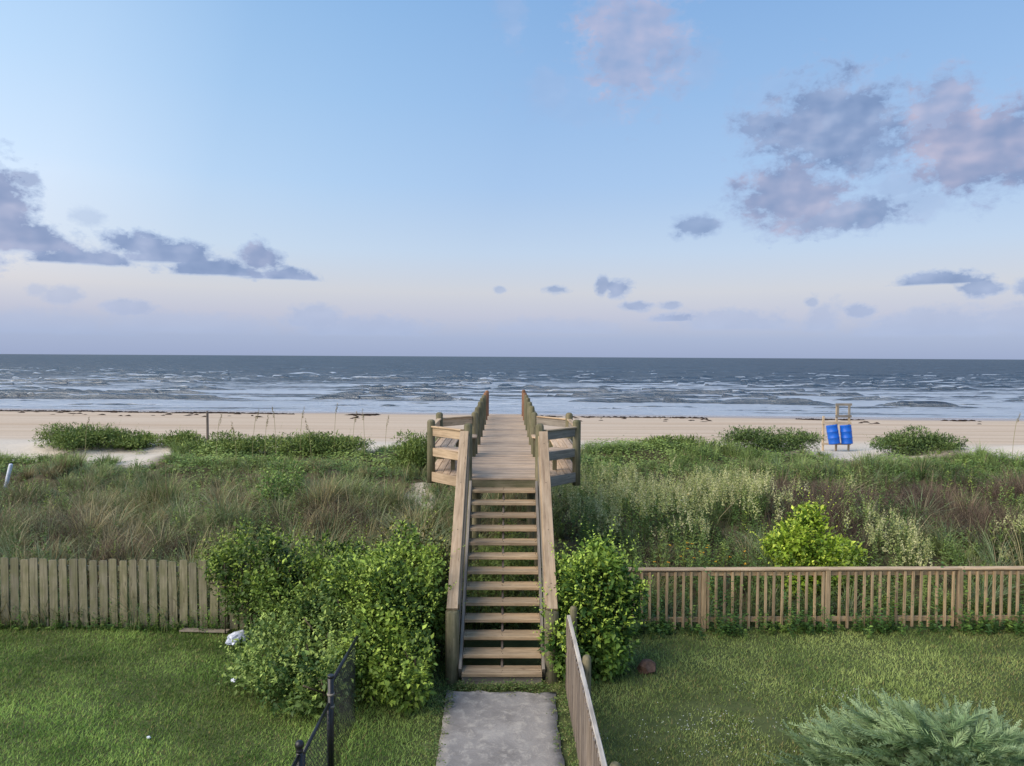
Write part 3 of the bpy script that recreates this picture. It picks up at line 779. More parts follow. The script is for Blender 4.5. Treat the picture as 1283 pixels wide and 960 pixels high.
beam('board', (-5.58, 12.56, .035), (-4.72, 12.47, .05), .12, .03, M_grey, pl)
sk = empty('marker_stake', (-14.85, 22, gz(-14.85, 22)), 'short white plastic stake leaning among the dune grass', 'stake')
pole('shaft', -14.85, 22, .4, 1.5, .055, M_bag, sk, dome=.03, lean=(0, .25))

# ------------------------------------------------------------------ plants: makers
def blades(base, h, w, az, lean, col, curl=.6, seg=3, tipcol=None, tipmix=0.0):
    """many curved grass blades as one array of triangles: base (n,3), height, width, heading, lean (horizontal reach / height)"""
    n = len(base)
    h = np.broadcast_to(h, n); w = np.broadcast_to(w, n); lean = np.broadcast_to(lean, n)
    ts = np.linspace(0, 1, seg + 1)
    dx, dy = np.cos(az), np.sin(az)
    sa = az + np.pi / 2 + RNG.normal(0, .5, n)
    sx, sy = np.cos(sa), np.sin(sa)
    vs = []
    cs = []
    for k, t_ in enumerate(ts):
        out = lean * h * (t_ ** 1.6)
        up = h * (t_ - curl * lean * .5 * t_ ** 2.6)
        ww = w * (1 - t_) ** .7 * .5
        c = np.stack([base[:, 0] + dx * out, base[:, 1] + dy * out, base[:, 2] + up], -1)
        cc = col if tipcol is None else col * (1 - tipmix * t_) + tipcol * (tipmix * t_)
        if k < seg:
            o = np.stack([sx * ww, sy * ww, 0 * ww], -1)
            vs += [c - o, c + o]; cs += [cc, cc]
        else:
            vs.append(c); cs.append(cc)
    nv = 2 * seg + 1
    V = np.stack(vs, 1).reshape(-1, 3); Cc = np.stack(cs, 1).reshape(-1, 3)
    tri = []
    for k in range(seg - 1): tri += [(2 * k, 2 * k + 1, 2 * k + 3), (2 * k, 2 * k + 3, 2 * k + 2)]
    tri.append((2 * seg - 2, 2 * seg - 1, 2 * seg))
    Fc = (np.array(tri)[None] + (np.arange(n) * nv)[:, None, None]).reshape(-1, 3)
    return V, Fc, Cc
def leaves(p, d, nrm, L, wd, col, fold=.18):
    """folded leaf shapes: p base (n,3), d along the leaf, nrm face normal"""
    n = len(p)
    d = d / np.linalg.norm(d, axis=1, keepdims=True)
    s = np.cross(d, nrm); s /= np.linalg.norm(s, axis=1, keepdims=True) + 1e-9
    u_ = np.cross(s, d)
    L = np.broadcast_to(L, n)[:, None]; wd = np.broadcast_to(wd, n)[:, None]
    b = p; tp = p + d * L - u_ * L * .12
    mid = p + d * L * .42 + u_ * L * fold * .3
    l = mid + s * wd * .5 + u_ * wd * fold * .4; r = mid - s * wd * .5 + u_ * wd * fold * .4
    c2 = p + d * L * .45 - u_ * L * .02
    V = np.stack([b, l, tp, r, c2], 1).reshape(-1, 3)
    tri = np.array([(0, 4, 1), (1, 4, 2), (0, 3, 4), (3, 2, 4)])
    Fc = (tri[None] + (np.arange(n) * 5)[:, None, None]).reshape(-1, 3)
    return V, Fc, np.repeat(col, 5, 0)
def join(parts):
    V, Fc, Cc = [], [], []; o = 0
    for v, f, c in parts:
        V.append(v); Fc.append(f + o); Cc.append(c); o += len(v)
    return np.concatenate(V), np.concatenate(Fc), np.concatenate(Cc)
def unit(n):
    v = RNG.normal(size=(n, 3)); return v / np.linalg.norm(v, axis=1, keepdims=True)
def mixc(a, b, t_): return np.asarray(a)[None] * (1 - t_[:, None]) + np.asarray(b)[None] * t_[:, None]
def pal(cols, n, jitv=.18):
    c = np.array(cols)[RNG.integers(0, len(cols), n)]
    return np.clip(c * (1 + RNG.normal(0, jitv, (n, 1))), .004, 1)
G = lambda *a: np.array(srgb(*a))

def bush(name, lobes, n, leaf, cols, label, cat='bush', group=None, bright=None, stems=7, origin=None, fill=.35, shoots=0, leafw=.62, floor=0.0, gapcut=.445):
    """a shrub: leaves spread over and through a cluster of lobes (x, y, z, rx, ry, rz), with stems rising inside"""
    L = np.array(lobes, float)
    org_c = (L[:, 0].mean(), L[:, 1].mean(), floor)
    ext = []
    for q in L:                                  # smaller lobes break up the outline
        for _ in range(5):
            d_ = unit(1)[0]; d_[2] = abs(d_[2]) * 1.2 - .3; d_ /= np.linalg.norm(d_)
            f_ = RNG.uniform(.30, .5)
            ext.append([*(q[:3] + d_ * q[3:] * RNG.uniform(.65, 1.05)), *(q[3:] * f_)])
    L0 = L; L = np.concatenate([L * np.array([1, 1, 1, .88, .88, .9]), np.array(ext)])
    org = np.array(origin if origin is not None else org_c)
    root = empty(name, tuple(org), label, cat, group)
    wts = (L[:, 3] * L[:, 4] + L[:, 3] * L[:, 5] + L[:, 4] * L[:, 5]); wts /= wts.sum()
    k = RNG.choice(len(L), n, p=wts)
    u_ = unit(n)
    bumps = 1 + .34 * (fbm(u_[:, 0] * 2.3 + k * 3.1, u_[:, 1] * 2.3 + u_[:, 2] * 1.7, 60, 3) - .5) * 2 + .8 * (fbm(u_[:, 0] * 5 + k * 1.7, u_[:, 1] * 5 + u_[:, 2] * 4.3, 67, 2) - .5)
    rad = np.where(RNG.random(n) < fill, RNG.random(n) ** .5 * .9, 1 - np.abs(RNG.normal(0, .07, n))) * bumps
    # clumps: leaves gather on sprays
    ncl = max(12, n // 16)
    cl = RNG.integers(0, ncl, n)
    P = L[k, :3] + u_ * L[k, 3:] * rad[:, None]
    P += unit(ncl)[cl] * .0
    P = P + .035 * unit(n)
    keep = P[:, 2] > floor + .02
    P, u_, k = P[keep], u_[keep], k[keep]
    # leave gaps where the leaf cover thins out
    gap = fbm(P[:, 0] * 5.5 + P[:, 2] * 3.4, P[:, 1] * 5.5 - P[:, 2] * 4.1, 63, 3)
    kp = gap + RNG.normal(0, .05, len(P)) > gapcut
    P, u_ = P[kp], u_[kp]
    n = len(P)
    out = u_ * .8 + unit(n) * .75 + np.array([0, 0, .15])
    nr = u_ * .5 + np.array([0, 0, .9]) + unit(n) * .45
    ln = leaf * np.exp(np.clip(RNG.normal(0, .36, n), -.8, .5))
    tone = np.clip((fbm(P[:, 0] * 2.2, P[:, 1] * 2.2 + P[:, 2] * 1.9, 66, 3) - .5) * 2.6 + .42 + RNG.normal(0, .2, n), 0, 1)
    col = mixc(cols[0], cols[1], tone)
    if bright is not None:
        # sunlit highlights put into the leaf colour, mostly towards the top
        yb = (RNG.random(n) < .30 * np.clip(u_[:, 2] + .35, 0, 1))
        col[yb] = np.asarray(bright) * (1 + RNG.normal(0, .15, (yb.sum(), 1)))
    col = np.clip(col * (1 + RNG.normal(0, .12, (n, 1))), .004, 1)
    parts = [leaves(P, out, nr, ln, ln * leafw, col)]
    for i in range(shoots):
        j = RNG.integers(0, len(L))
        d = unit(1)[0]; d[2] = abs(d[2]) * .8 + .25
        p0 = L[j, :3] + d * L[j, 3:] * .95
        m = 9
        if p0[2] < floor + .1: continue
        t_ = np.linspace(0, 1, m)[:, None]
        gd = (d + unit(1)[0] * .5 + np.array([0, 0, .5])); gd /= np.linalg.norm(gd)
        pp = p0 + gd * t_ * RNG.uniform(.12, .55)
        dd = unit(m) + gd * .5
        parts.append(leaves(pp, dd, unit(m) * .4 + np.array([0, 0, 1.0]), leaf * (1 - .5 * t_[:, 0]), leaf * leafw * (1 - .5 * t_[:, 0]), np.tile(np.asarray(bright if bright is not None else cols[1]), (m, 1)) * (1 + RNG.normal(0, .12, (m, 1)))))
    V, Fc, Cc = join(parts)
    link('foliage', np_mesh('foliage', V - org, Fc, Cc), root, M_leaf)
    segs = []
    for i in range(stems):
        j = i % len(L0)
        b = Vector((L[j, 0] + random.uniform(-.25, .25) * L[j, 3], L[j, 1] + random.uniform(-.25, .25) * L[j, 4], floor - .05))
        q = Vector(L[j, :3]) + Vector((random.uniform(-.6, .6) * L[j, 3], random.uniform(-.6, .6) * L[j, 4], random.uniform(0, .6) * L[j, 5]))
        mid = b.lerp(q, .5) + Vector((jit(.06), jit(.06), 0))
        segs += [(b, mid), (mid, q)]
        for _ in range(3):
            q2 = mid + (q - mid) * random.uniform(.2, .9) + Vector((jit(.8) * L[j, 3], jit(.8) * L[j, 4], random.uniform(.1, .5) * L[j, 5]))
            segs.append((mid.lerp(q, random.random() * .6), q2))
    tag(tube_obj('stem', segs, .011, M_twig, root, 5), kind='stuff')
    return root

# ------------------------------------------------------------------ lawn
def lawn_blades():
    n = 420000
    y = 5.4 + (12.75 - 5.4) * RNG.random(n) ** 1.0
    x = (RNG.random(n) * 2 - 1) * (.74 * y + 2.6)
    d = fbm(x / 1.1, y / 1.1, 70, 4)
    # worn, thinner patches on the right lawn
    worn = np.clip(1 - (((x - 2.9) / 1.7) ** 2 + ((y - 9.4) / 1.0) ** 2), 0, 1) * sstep(.42, .6, fbm(x / .5, y / .5, 74, 3))
    keep = (np.abs(x + .01) > .74 + .10 * vnoise(y * 3, x, 71)) | ((y > 10.3) & (RNG.random(n) < .35) & ((np.abs(x) > .5) | (y < 10.5)))
    keep &= ~((y > 10.45) & (np.abs(x) < .6) & (RNG.random(n) < .9))
    keep &= RNG.random(n) > .25 + .75 * worn - .2 * (x < -1)
    keep &= ~((np.abs(x - .9) < .12) & (RNG.random(n) < .55))
    x, y, d = x[keep], y[keep], d[keep]
    n = len(x)
    left = sstep(.5, -2.5, x)
    h = (.022 + .036 * RNG.random(n)) * (.7 + 1.0 * d)
    tuft = RNG.random(n) < .04
    h[tuft] *= 1.7
    t_ = np.clip((fbm(x / .7, y / .55, 72, 4) - .5) * 2.2 + .5 + RNG.normal(0, .22, n), 0, 1)
    big = np.clip((fbm(x / 2.2, y / 1.6, 73, 3) - .5) * 3 + .5, 0, 1)
    cl = mixc(G(92, 122, 54), G(150, 176, 92), t_)
    cr = mixc(G(104, 124, 66), G(156, 170, 100), t_)
    dry = G(150, 140, 92)
    col = cl * left[:, None] + cr * (1 - left[:, None])
    col = col * (.68 + .6 * big[:, None])
    dm = (RNG.random(n) < .05 + .10 * (1 - left) * (1 - big) + .04 * (1 - big))
    col[dm] = dry * (1 + RNG.normal(0, .15, (dm.sum(), 1)))
    az_ = RNG.random(n) * 2 * np.pi
    b = np.stack([x, y, ground_z(x, y) - .004], -1)
    return blades(b, h, .009 + .006 * RNG.random(n), az_, .3 + .8 * RNG.random(n), np.clip(col, .005, 1), seg=1)
V, Fc, Cc = lawn_blades()
tag(link('lawn_grass', np_mesh('lawn_grass', V, Fc, Cc), mat=M_grass), 'mown green lawn grass either side of the path', 'grass', kind='stuff')

# clover flowers scattered in the right lawn
n = 190
cx, cy = [], []
for (a, b, r_, k) in ((4.75, 10.15, .5, 26), (2.6, 9.3, .8, 70), (2.2, 8.6, 1.0, 40), (3.4, 8.9, 1.2, 40), (3.6, 10.2, .5, 10)):
    cx.append(a + RNG.normal(0, r_ * .5, k)); cy.append(b + RNG.normal(0, r_ * .25, k))
cx = np.concatenate(cx); cy = np.concatenate(cy); n = len(cx)
P = np.stack([cx, cy, np.full(n, .06) + .03 * RNG.random(n)], -1)
pp = np.repeat(P, 4, 0); d_ = unit(len(pp)); d_[:, 2] = np.abs(d_[:, 2]) * .5
V, Fc, Cc = leaves(pp, d_, np.tile([0, 0, 1.0], (len(pp), 1)) + .3 * unit(len(pp)), .012, .010, np.tile(G(214, 216, 206), (len(pp), 1)))
tag(link('clover_flowers', np_mesh('clover_flowers', V, Fc, Cc), mat=M_leaf), 'tiny white clover flowers dotted over the right lawn', 'flowers', kind='stuff')

# ------------------------------------------------------------------ dune plants
def scatter(n, y0, y1, power=1.0):
    y = y0 + (y1 - y0) * RNG.random(n) ** power
    x = (RNG.random(n) * 2 - 1) * (.76 * y + 2.6)
    return x, y
def rightness(x): return sstep(-1.0, 1.5, x)
def brownpatch(x, y):
    e = lambda a, b, c, d: np.clip(1.25 - np.sqrt(((x - a) / c) ** 2 + ((y - b) / d) ** 2), 0, 1)
    m_ = np.maximum.reduce([e(9.6, 20.5, 3.4, 2.8), e(7.2, 16.4, 1.0, 1.4), e(5.2, 22.3, 2.2, 1.0), e(11.5, 17.0, 1.6, 1.4), e(13, 21.5, 4, 1.6), e(-8, 15.2, 1.6, 1.0) * .35, e(-4.3, 17.5, 1.6, 1.0) * .45, e(-10.5, 17, 1.5, 1.2) * .35])
    return np.clip(m_ * 2.0 * (.4 + 1.0 * fbm(x / 1.2, y / 1.0, 80, 3)), 0, 1)
def under_walk(x, y): return (np.abs(x) < .74) & (y < 29.5) | ((np.abs(x) < 1.4) & (y > 14.6) & (y < 16.6))
def dune_grass():
    nt_ = 9700
    x, y = scatter(nt_, 12.78, 32.0, 1.1)
    v = veg(x, y)
    clump = fbm(x / .75, y / .75, 85, 3)
    keep = (RNG.random(nt_) < v) & (clump + RNG.normal(0, .05, nt_) > .455)
    rt = rightness(x); br = brownpatch(x, y)
    keep &= RNG.random(nt_) < np.where(y > 25, 1.0, 1 - .72 * rt * (1 - br))
    # bare sand spots near the beach on the left
    keep &= ~bare_spot(x, y)
    x, y, clump = x[keep], y[keep], clump[keep]
    nt_ = len(x); rt = rightness(x); br = brownpatch(x, y)
    uw = under_walk(x, y)
    far = sstep(24.5, 27.5, y)
    hmax = (.44 + .5 * fbm(x / 2.2, y / 2.2, 81, 3)) * (.7 + 1.0 * (clump - .4)) * (1 - .35 * far) * (.75 + .5 * RNG.random(nt_))
    hmax *= np.where(y < 14.2, .9, 1) * np.where((np.abs(x) < 2.6) & (y < 17.5) & ~uw, 1.45, 1) * np.where(uw & (y < 18), 1.1, 1) * (.8 + .7 * sstep(.5, .7, fbm(x / 1.5, y / 1.3, 87, 2)))
    nb = RNG.integers(22, 46, nt_)
    idx_ = np.repeat(np.arange(nt_), nb); n = len(idx_)
    az_ = RNG.random(n) * 2 * np.pi
    rr = np.abs(RNG.normal(0, .09, n))
    bx = x[idx_] + np.cos(az_) * rr; by = y[idx_] + np.sin(az_) * rr
    flop = fbm(x / 1.3, y / 1.3, 82, 2) * 6 * np.pi + RNG.normal(0, .5, nt_)      # neighbours lean the same way
    sel_f = RNG.random(n) < .38
    az_ = np.where(sel_f, flop[idx_] + RNG.normal(0, .6, n), az_)
    h = hmax[idx_] * (.5 + .75 * RNG.random(n))
    lean = np.clip(.2 + .75 * RNG.random(n) ** 1.2 + .4 * (RNG.random(n) < .2), 0, 1.3)
    tone = np.clip((fbm(x / 1.2, y / 1.2, 83, 3) - .5) * 3 + .5 + RNG.normal(0, .15, nt_), 0, 1)
    green = mixc(G(86, 104, 60), G(140, 152, 98), tone)
    tan = mixc(G(118, 110, 78), G(170, 158, 118), tone)
    blue = mixc(G(92, 120, 86), G(142, 164, 126), tone)
    fresh = mixc(G(104, 134, 68), G(152, 174, 104), tone)
    brown = mixc(G(86, 68, 62), G(122, 102, 90), tone)
    pt = RNG.random(nt_)
    dryf = fbm(x / 2.2, y / 2.2, 84, 3)
    sel = np.where(far > RNG.random(nt_), 3, np.where(br > RNG.random(nt_), 4, np.where(pt < np.where(rt > .5, .08, np.clip((dryf - .42) * 3, .05, .6)), 1, np.where(pt > .8, 2, 0))))
    sel = np.where((y < 15) & (RNG.random(nt_) < .35), 2, sel)
    tc_ = np.select([(sel == q)[:, None] for q in range(5)], [green, tan, blue, fresh, brown])
    col = tc_[idx_] * (1 + RNG.normal(0, .2, (n, 1)))
    dd = RNG.random(n) < .09 * (1 - .6 * far[idx_])
    col[dd] = G(178, 164, 128) * (1 + RNG.normal(0, .15, (dd.sum(), 1)))
    b = np.stack([bx, by, ground_z(bx, by) - .03], -1)
    w = np.where(by < 18, .016, .021) * (.6 + .8 * RNG.random(n))
    tip = np.tile(G(164, 152, 116), (n, 1))
    return blades(b, h, w, az_, lean, np.clip(col, .005, 1), seg=3, curl=.85, tipcol=tip, tipmix=.25)
def big_tufts():
    """large fountain-like tussocks, straw and grey green, in the nearer dune"""
    x, y = scatter(1500, 13.1, 24.5, 1.0)
    k = (RNG.random(len(x)) < np.where(x < 0, .8, .16) * (1 - .7 * (y > 21))) & ~under_walk(x, y)
    x, y = x[k], y[k]; nt_ = len(x)
    size = np.exp(RNG.normal(0, .3, nt_))
    nb = RNG.integers(60, 110, nt_); idx_ = np.repeat(np.arange(nt_), nb); n = len(idx_)
    az_ = RNG.random(n) * 6.283
    rr = np.abs(RNG.normal(0, .07, n)) * size[idx_]
    bx = x[idx_] + np.cos(az_) * rr; by = y[idx_] + np.sin(az_) * rr
    h = (.42 + .5 * RNG.random(n)) * size[idx_] * .95
    lean = .25 + .95 * RNG.random(n)
    kind = RNG.random(nt_)
    c0 = np.where((kind < .24)[:, None], G(154, 142, 104), np.where((kind < .7)[:, None], G(112, 128, 80), np.where((kind < .88)[:, None], G(132, 156, 116), G(112, 96, 78))))
    col = c0[idx_] * (1 + RNG.normal(0, .2, (n, 1)))
    dd = RNG.random(n) < .15
    col[dd] = G(190, 178, 142) * (1 + RNG.normal(0, .12, (dd.sum(), 1)))
    b = np.stack([bx, by, ground_z(bx, by) - .03], -1)
    return blades(b, h, .015 * (.6 + .8 * RNG.random(n)), az_ + RNG.normal(0, .3, n), lean, np.clip(col, .005, 1), seg=4, curl=1.0, tipcol=np.tile(G(176, 164, 126), (n, 1)), tipmix=.3)
V, Fc, Cc = join([dune_grass(), big_tufts()])
tag(link('dune_grass', np_mesh('dune_grass', V, Fc, Cc), mat=M_grass), 'tangled olive and tan dune grass covering the sand behind the fences', 'grass', kind='stuff')

def forbs():
    """leafy upright weeds, thick right of the boardwalk; some with pale seed spikes"""
    parts = []
    n0 = 9400
    x, y = scatter(n0, 13.0, 26.0, 1.15)
    rt = rightness(x)
    dens = np.where(rt > .5, .95, .34 * (fbm(x / 1.2, y / 1.2, 94, 2) > .48) + .3 * (y < 14.6)) * (1 - .85 * brownpatch(x, y)) * (1 - sstep(23.5, 26, y))
    keep = (RNG.random(n0) < dens) & (~under_walk(x, y))
    x, y = x[keep], y[keep]
    x = np.concatenate([x, RNG.uniform(-.75, .75, 330)]); y = np.concatenate([y, RNG.uniform(12.5, 15.5, 330)]); n = len(x)  # extra weeds under the stairs, added to block light from behind
    lump = fbm(x / .9, y / .9, 93, 3)
    h = (.32 + .55 * fbm(x / 1.8, y / 1.8, 90, 3) + 1.5 * np.clip(lump - .42, -.15, .4)) * (.7 + .5 * RNG.random(n)) * np.where(y < 13.8, .75, 1)
    z = ground_z(x, y)
    lean = RNG.normal(0, .14, (n, 2))
    ker = lambda a, b, c, d: np.clip(1.3 - np.sqrt(((x - a) / c) ** 2 + ((y - b) / d) ** 2), 0, 1)
    seedy = np.maximum.reduce([ker(3.4, 18.6, 2.2, 3.2), ker(5.8, 19.6, 1.6, 2.2), ker(6.8, 18.2, 1.2, 1.6), ker(8.1, 15.2, .9, 1.2), ker(1.9, 19, 1.0, 2.4), ker(12.5, 15, 2, 1)])
    tone = np.clip((fbm(x / 1.4, y / 1.4, 91, 3) - .5) * 2.6 + .5, 0, 1)
    stemcol = mixc(G(88, 114, 56), G(144, 164, 92), tone)
    b = np.stack([x, y, z - .03], -1)
    az_ = np.arctan2(lean[:, 1], lean[:, 0]); lm = np.hypot(lean[:, 0], lean[:, 1])
    parts.append(blades(b, h, .011, az_, lm, stemcol, curl=.1, seg=2))
    m = 26
    idx_ = np.repeat(np.arange(n), m)
    t_ = np.tile(np.linspace(.18, 1, m), n) + RNG.normal(0, .02, n * m)
    out = lm[idx_] * h[idx_] * np.clip(t_, 0, 1.1) ** 1.6
    p = np.stack([x[idx_] + np.cos(az_[idx_]) * out, y[idx_] + np.sin(az_[idx_]) * out, z[idx_] + h[idx_] * np.clip(t_, 0, 1.05)], -1)
    a2 = RNG.random(n * m) * 2 * np.pi
    d = np.stack([np.cos(a2), np.sin(a2), .35 + .5 * RNG.random(n * m)], -1)
    ll = (.115 * (1.15 - .65 * t_)) * (.7 + .6 * RNG.random(n * m)) * np.where(y[idx_] > 20, 1.15, 1)
    col = stemcol[idx_] * (1 + RNG.normal(0, .16, (n * m, 1)))
    yl = RNG.random(n) < .10
    col[yl[idx_]] = G(148, 164, 76) * (1 + RNG.normal(0, .14, (int(yl[idx_].sum()), 1)))
    parts.append(leaves(p, d, np.tile([0, 0, 1.0], (n * m, 1)) + .35 * unit(n * m), ll, ll * .34, np.clip(col, .005, 1)))
    # seed spikes
    si = np.where(RNG.random(n) < seedy * np.where(lump > .45, .95, .2))[0]
    k = 4
    k = 6
    si = np.repeat(si, k); ns = len(si)
    off = RNG.normal(0, .075, (ns, 2))
    m = 22
    idx_ = np.repeat(np.arange(ns), m)
    t_ = np.tile(np.linspace(0, 1, m), ns)
    sh = .26 + .12 * RNG.random(ns)
    top0 = np.stack([x[si] + np.cos(az_[si]) * lm[si] * h[si] + off[:, 0], y[si] + np.sin(az_[si]) * lm[si] * h[si] + off[:, 1], z[si] + h[si] * (.82 + .25 * RNG.random(ns))], -1)
    tilt = RNG.normal(0, .22, (ns, 2))
    p = top0[idx_] + np.stack([tilt[idx_, 0] * t_ * sh[idx_], tilt[idx_, 1] * t_ * sh[idx_], t_ * sh[idx_]], -1) + RNG.normal(0, .012, (ns * m, 3))
    d = unit(ns * m); d[:, 2] += .6
    sc_ = np.tile(pal([G(172, 174, 128), G(190, 188, 146), G(154, 160, 108), G(178, 168, 124)], 1, 0), (1, 1))
    col = pal([G(176, 180, 120), G(202, 200, 150), G(152, 162, 98)], ns, .12)[idx_]
    ll = .042 * (1.15 - .7 * t_) * (.7 + .6 * RNG.random(ns * m))
    parts.append(leaves(p, d, unit(ns * m) + np.array([0, -.6, .6]), ll, ll * .7, np.clip(col * (1 + RNG.normal(0, .1, (ns * m, 1))), 0, 1)))
    return join(parts)
V, Fc, Cc = forbs()
tag(link('dune_weeds', np_mesh('dune_weeds', V, Fc, Cc), mat=M_leaf), 'leafy green dune weeds with pale seed spikes, thickest right of the boardwalk', 'weeds', kind='stuff')

def cover():
    """low leafy ground cover on the seaward side of the dune"""
    x, y = scatter(42000, 24.0, 32.2, .9)
    cl = fbm(x / 1.1, y / .8, 101, 3)
    keep = (RNG.random(len(x)) < veg(x, y) * sstep(24, 26.5, y)) & (cl > .44) & ~under_walk(x, y) & ~bare_spot(x, y)
    x, y, cl = x[keep], y[keep], cl[keep]
    k = 3; n = len(x) * k
    idx_ = np.repeat(np.arange(len(x)), k)
    px_, py_ = x[idx_] + RNG.normal(0, .12, n), y[idx_] + RNG.normal(0, .12, n)
    pz = ground_z(px_, py_) + RNG.random(n) * (.14 + .9 * (cl[idx_] - .44))
    a = RNG.random(n) * 6.283
    d = np.stack([np.cos(a), np.sin(a), .4 * RNG.random(n)], -1)
    tone = np.clip((fbm(x / 1.6, y / 1.2, 102, 3) - .5) * 2.6 + .5, 0, 1)
    col = mixc(G(92, 120, 58), G(152, 172, 94), tone)[idx_] * (1 + RNG.normal(0, .14, (n, 1)))
    ll = .10 * (.6 + .7 * RNG.random(n))
    return leaves(np.stack([px_, py_, pz], -1), d, np.tile([0, -.2, 1.0], (n, 1)) + .5 * unit(n), ll, ll * .6, np.clip(col, .005, 1))
V, Fc, Cc = cover()
tag(link('ground_cover', np_mesh('ground_cover', V, Fc, Cc), mat=M_leaf), 'low fresh green ground cover on the beach side of the dune', 'ground cover', kind='stuff')

def brush():
    """dead brown twiggy growth in the dark patches"""
    x, y = scatter(5200, 13.4, 25, 1.0)
    br = brownpatch(x, y)
    keep = (RNG.random(len(x)) < br * .95 + .03) & ~under_walk(x, y)
    x, y = x[keep], y[keep]
    nb = 26
    n = len(x) * nb
    bx = np.repeat(x, nb) + RNG.normal(0, .22, n); by = np.repeat(y, nb) + RNG.normal(0, .22, n)
    h = .45 + .55 * RNG.random(n)
    col = pal([G(84, 68, 60), G(104, 88, 78), G(70, 60, 54), G(118, 104, 88)], n, .15)
    b = np.stack([bx, by, ground_z(bx, by) - .02], -1)
    return blades(b, h, .010, RNG.random(n) * 6.283, .3 + .7 * RNG.random(n), col, seg=2, curl=.3)
V, Fc, Cc = brush()
tag(link('dead_brush', np_mesh('dead_brush', V, Fc, Cc), mat=M_grass), 'dead brown brush in patches among the dune plants', 'brush', kind='stuff')

# weeds growing through and in front of the right fence, and thin weeds at the left one
def fence_weeds():
    parts = []
    n0 = 1500
    x = RNG.uniform(1.3, 11.2, n0); y = ry(x) + RNG.normal(-.08, .14, n0)
    k = RNG.random(n0) < (.12 + .7 * (fbm(x / .7, 0 * x, 95, 3) > .5)) * np.where(x < 4.2, 1, .6)
    x, y = x[k], y[k]
    x2 = RNG.uniform(-10.5, -4.8, 260); y2 = fy(x2) + RNG.normal(-.07, .06, 260)
    x = np.concatenate([x, x2]); y = np.concatenate([y, y2]); n = len(x)
    sm = np.where(x < 0, .5, 1.0)
    tall = np.where(RNG.random(n) < np.where(x < 3.8, .42, .2), 2.7, 1.0)
    h = (.10 + .26 * RNG.random(n) ** 1.5) * sm * tall * np.where(fbm(x / .5, 0 * x + 2, 96, 2) > .5, 1.3, .75)
    m = 15
    idx_ = np.repeat(np.arange(n), m); t_ = np.tile(np.linspace(.1, 1, m), n)
    base = np.stack([x, y, np.zeros(n)], -1)
    sd_ = RNG.normal(0, .25, (n, 2))
    p = base[idx_] + np.stack([sd_[idx_, 0] * t_ * h[idx_], sd_[idx_, 1] * t_ * h[idx_], t_ * h[idx_]], -1)
    a2 = RNG.random(n * m) * 6.283
    d = np.stack([np.cos(a2), np.sin(a2), .2 + .3 * RNG.random(n * m)], -1)
    col = pal([G(72, 104, 46), G(92, 124, 58), G(116, 142, 66), G(80, 112, 62)], n, .12)[idx_] * (1 + RNG.normal(0, .12, (n * m, 1)))
    ll = .062 * (.6 + .7 * RNG.random(n * m)) * np.where(x[idx_] < 0, .7, 1)
    parts.append(leaves(p, d, np.tile([0, -.2, 1.0], (n * m, 1)) + .35 * unit(n * m), ll, ll * .6, np.clip(col, .005, 1)))
    parts.append(blades(base, h, .008, RNG.random(n) * 6.28, .15, pal([G(84, 108, 56)], n, .1), seg=1))
    # long grass at the left fence, pushing through
    xg = RNG.uniform(-10.5, -4.8, 500); yg = fy(xg) + RNG.normal(.06, .13, 500)
    parts.append(blades(np.stack([xg, yg, 0 * xg], -1), .2 + .5 * RNG.random(500) ** 2, .011, RNG.random(500) * 6.28, .5 * RNG.random(500), pal([G(108, 124, 70), G(132, 138, 90)], 500, .12), seg=3))
    return join(parts)
V, Fc, Cc = fence_weeds()
tag(link('fence_weeds', np_mesh('fence_weeds', V, Fc, Cc), mat=M_leaf), 'low leafy weeds along the foot of the fences', 'weeds', kind='stuff')

# sprigs creeping over the path's ends
n = 420
x = np.concatenate([RNG.uniform(-.62, .62, 150), RNG.choice([-1, 1], 270) * RNG.uniform(.68, .9, 270)]); y = np.concatenate([10.42 - np.abs(RNG.normal(0, .09, 150)), RNG.uniform(6, 10.6, 270)])
h = .03 + .08 * RNG.random(n); m = 7
idx_ = np.repeat(np.arange(n), m)
p = np.stack([x[idx_] + RNG.normal(0, .03, n * m), y[idx_] + RNG.normal(0, .03, n * m), .03 + h[idx_] * RNG.random(n * m)], -1)
a2 = RNG.random(n * m) * 6.283
d_ = np.stack([np.cos(a2), np.sin(a2), .3 + 0 * a2], -1)
V, Fc, Cc = leaves(p, d_, np.tile([0, -.2, 1.0], (n * m, 1)) + .4 * unit(n * m), .035, .018, pal([G(84, 110, 54), G(110, 130, 70), G(132, 134, 86)], n * m, .15))
tag(link('path_weeds', np_mesh('path_weeds', V, Fc, Cc), mat=M_leaf), 'small weeds creeping over the edges of the path', 'weeds', kind='stuff')

# yellow and orange dune flowers
P = []
for (a, b, k, r_) in ((4.0, 14.6, 9, .25), (4.2, 14.2, 6, .4), (3.0, 13.9, 3, .4), (5.0, 19.5, 2, .2)):
    for _ in range(k): P.append((a + RNG.normal(0, r_), b + RNG.normal(0, r_), 0))
P = np.array(P); P[:, 2] = ground_z(P[:, 0], P[:, 1]) + .62 + .15 * RNG.random(len(P))
pp = np.repeat(P, 7, 0); d_ = unit(len(pp)); d_[:, 2] = np.abs(d_[:, 2]) * .4
V, Fc, Cc = leaves(pp, d_, np.tile([0, -.5, 1.0], (len(pp), 1)), .035, .024, pal([G(232, 176, 40), G(238, 198, 60), G(226, 150, 40)], len(pp), .05))
tag(link('dune_flowers', np_mesh('dune_flowers', V, Fc, Cc), mat=M_leaf), 'small yellow and orange wildflowers among the dune weeds', 'flowers', kind='stuff')

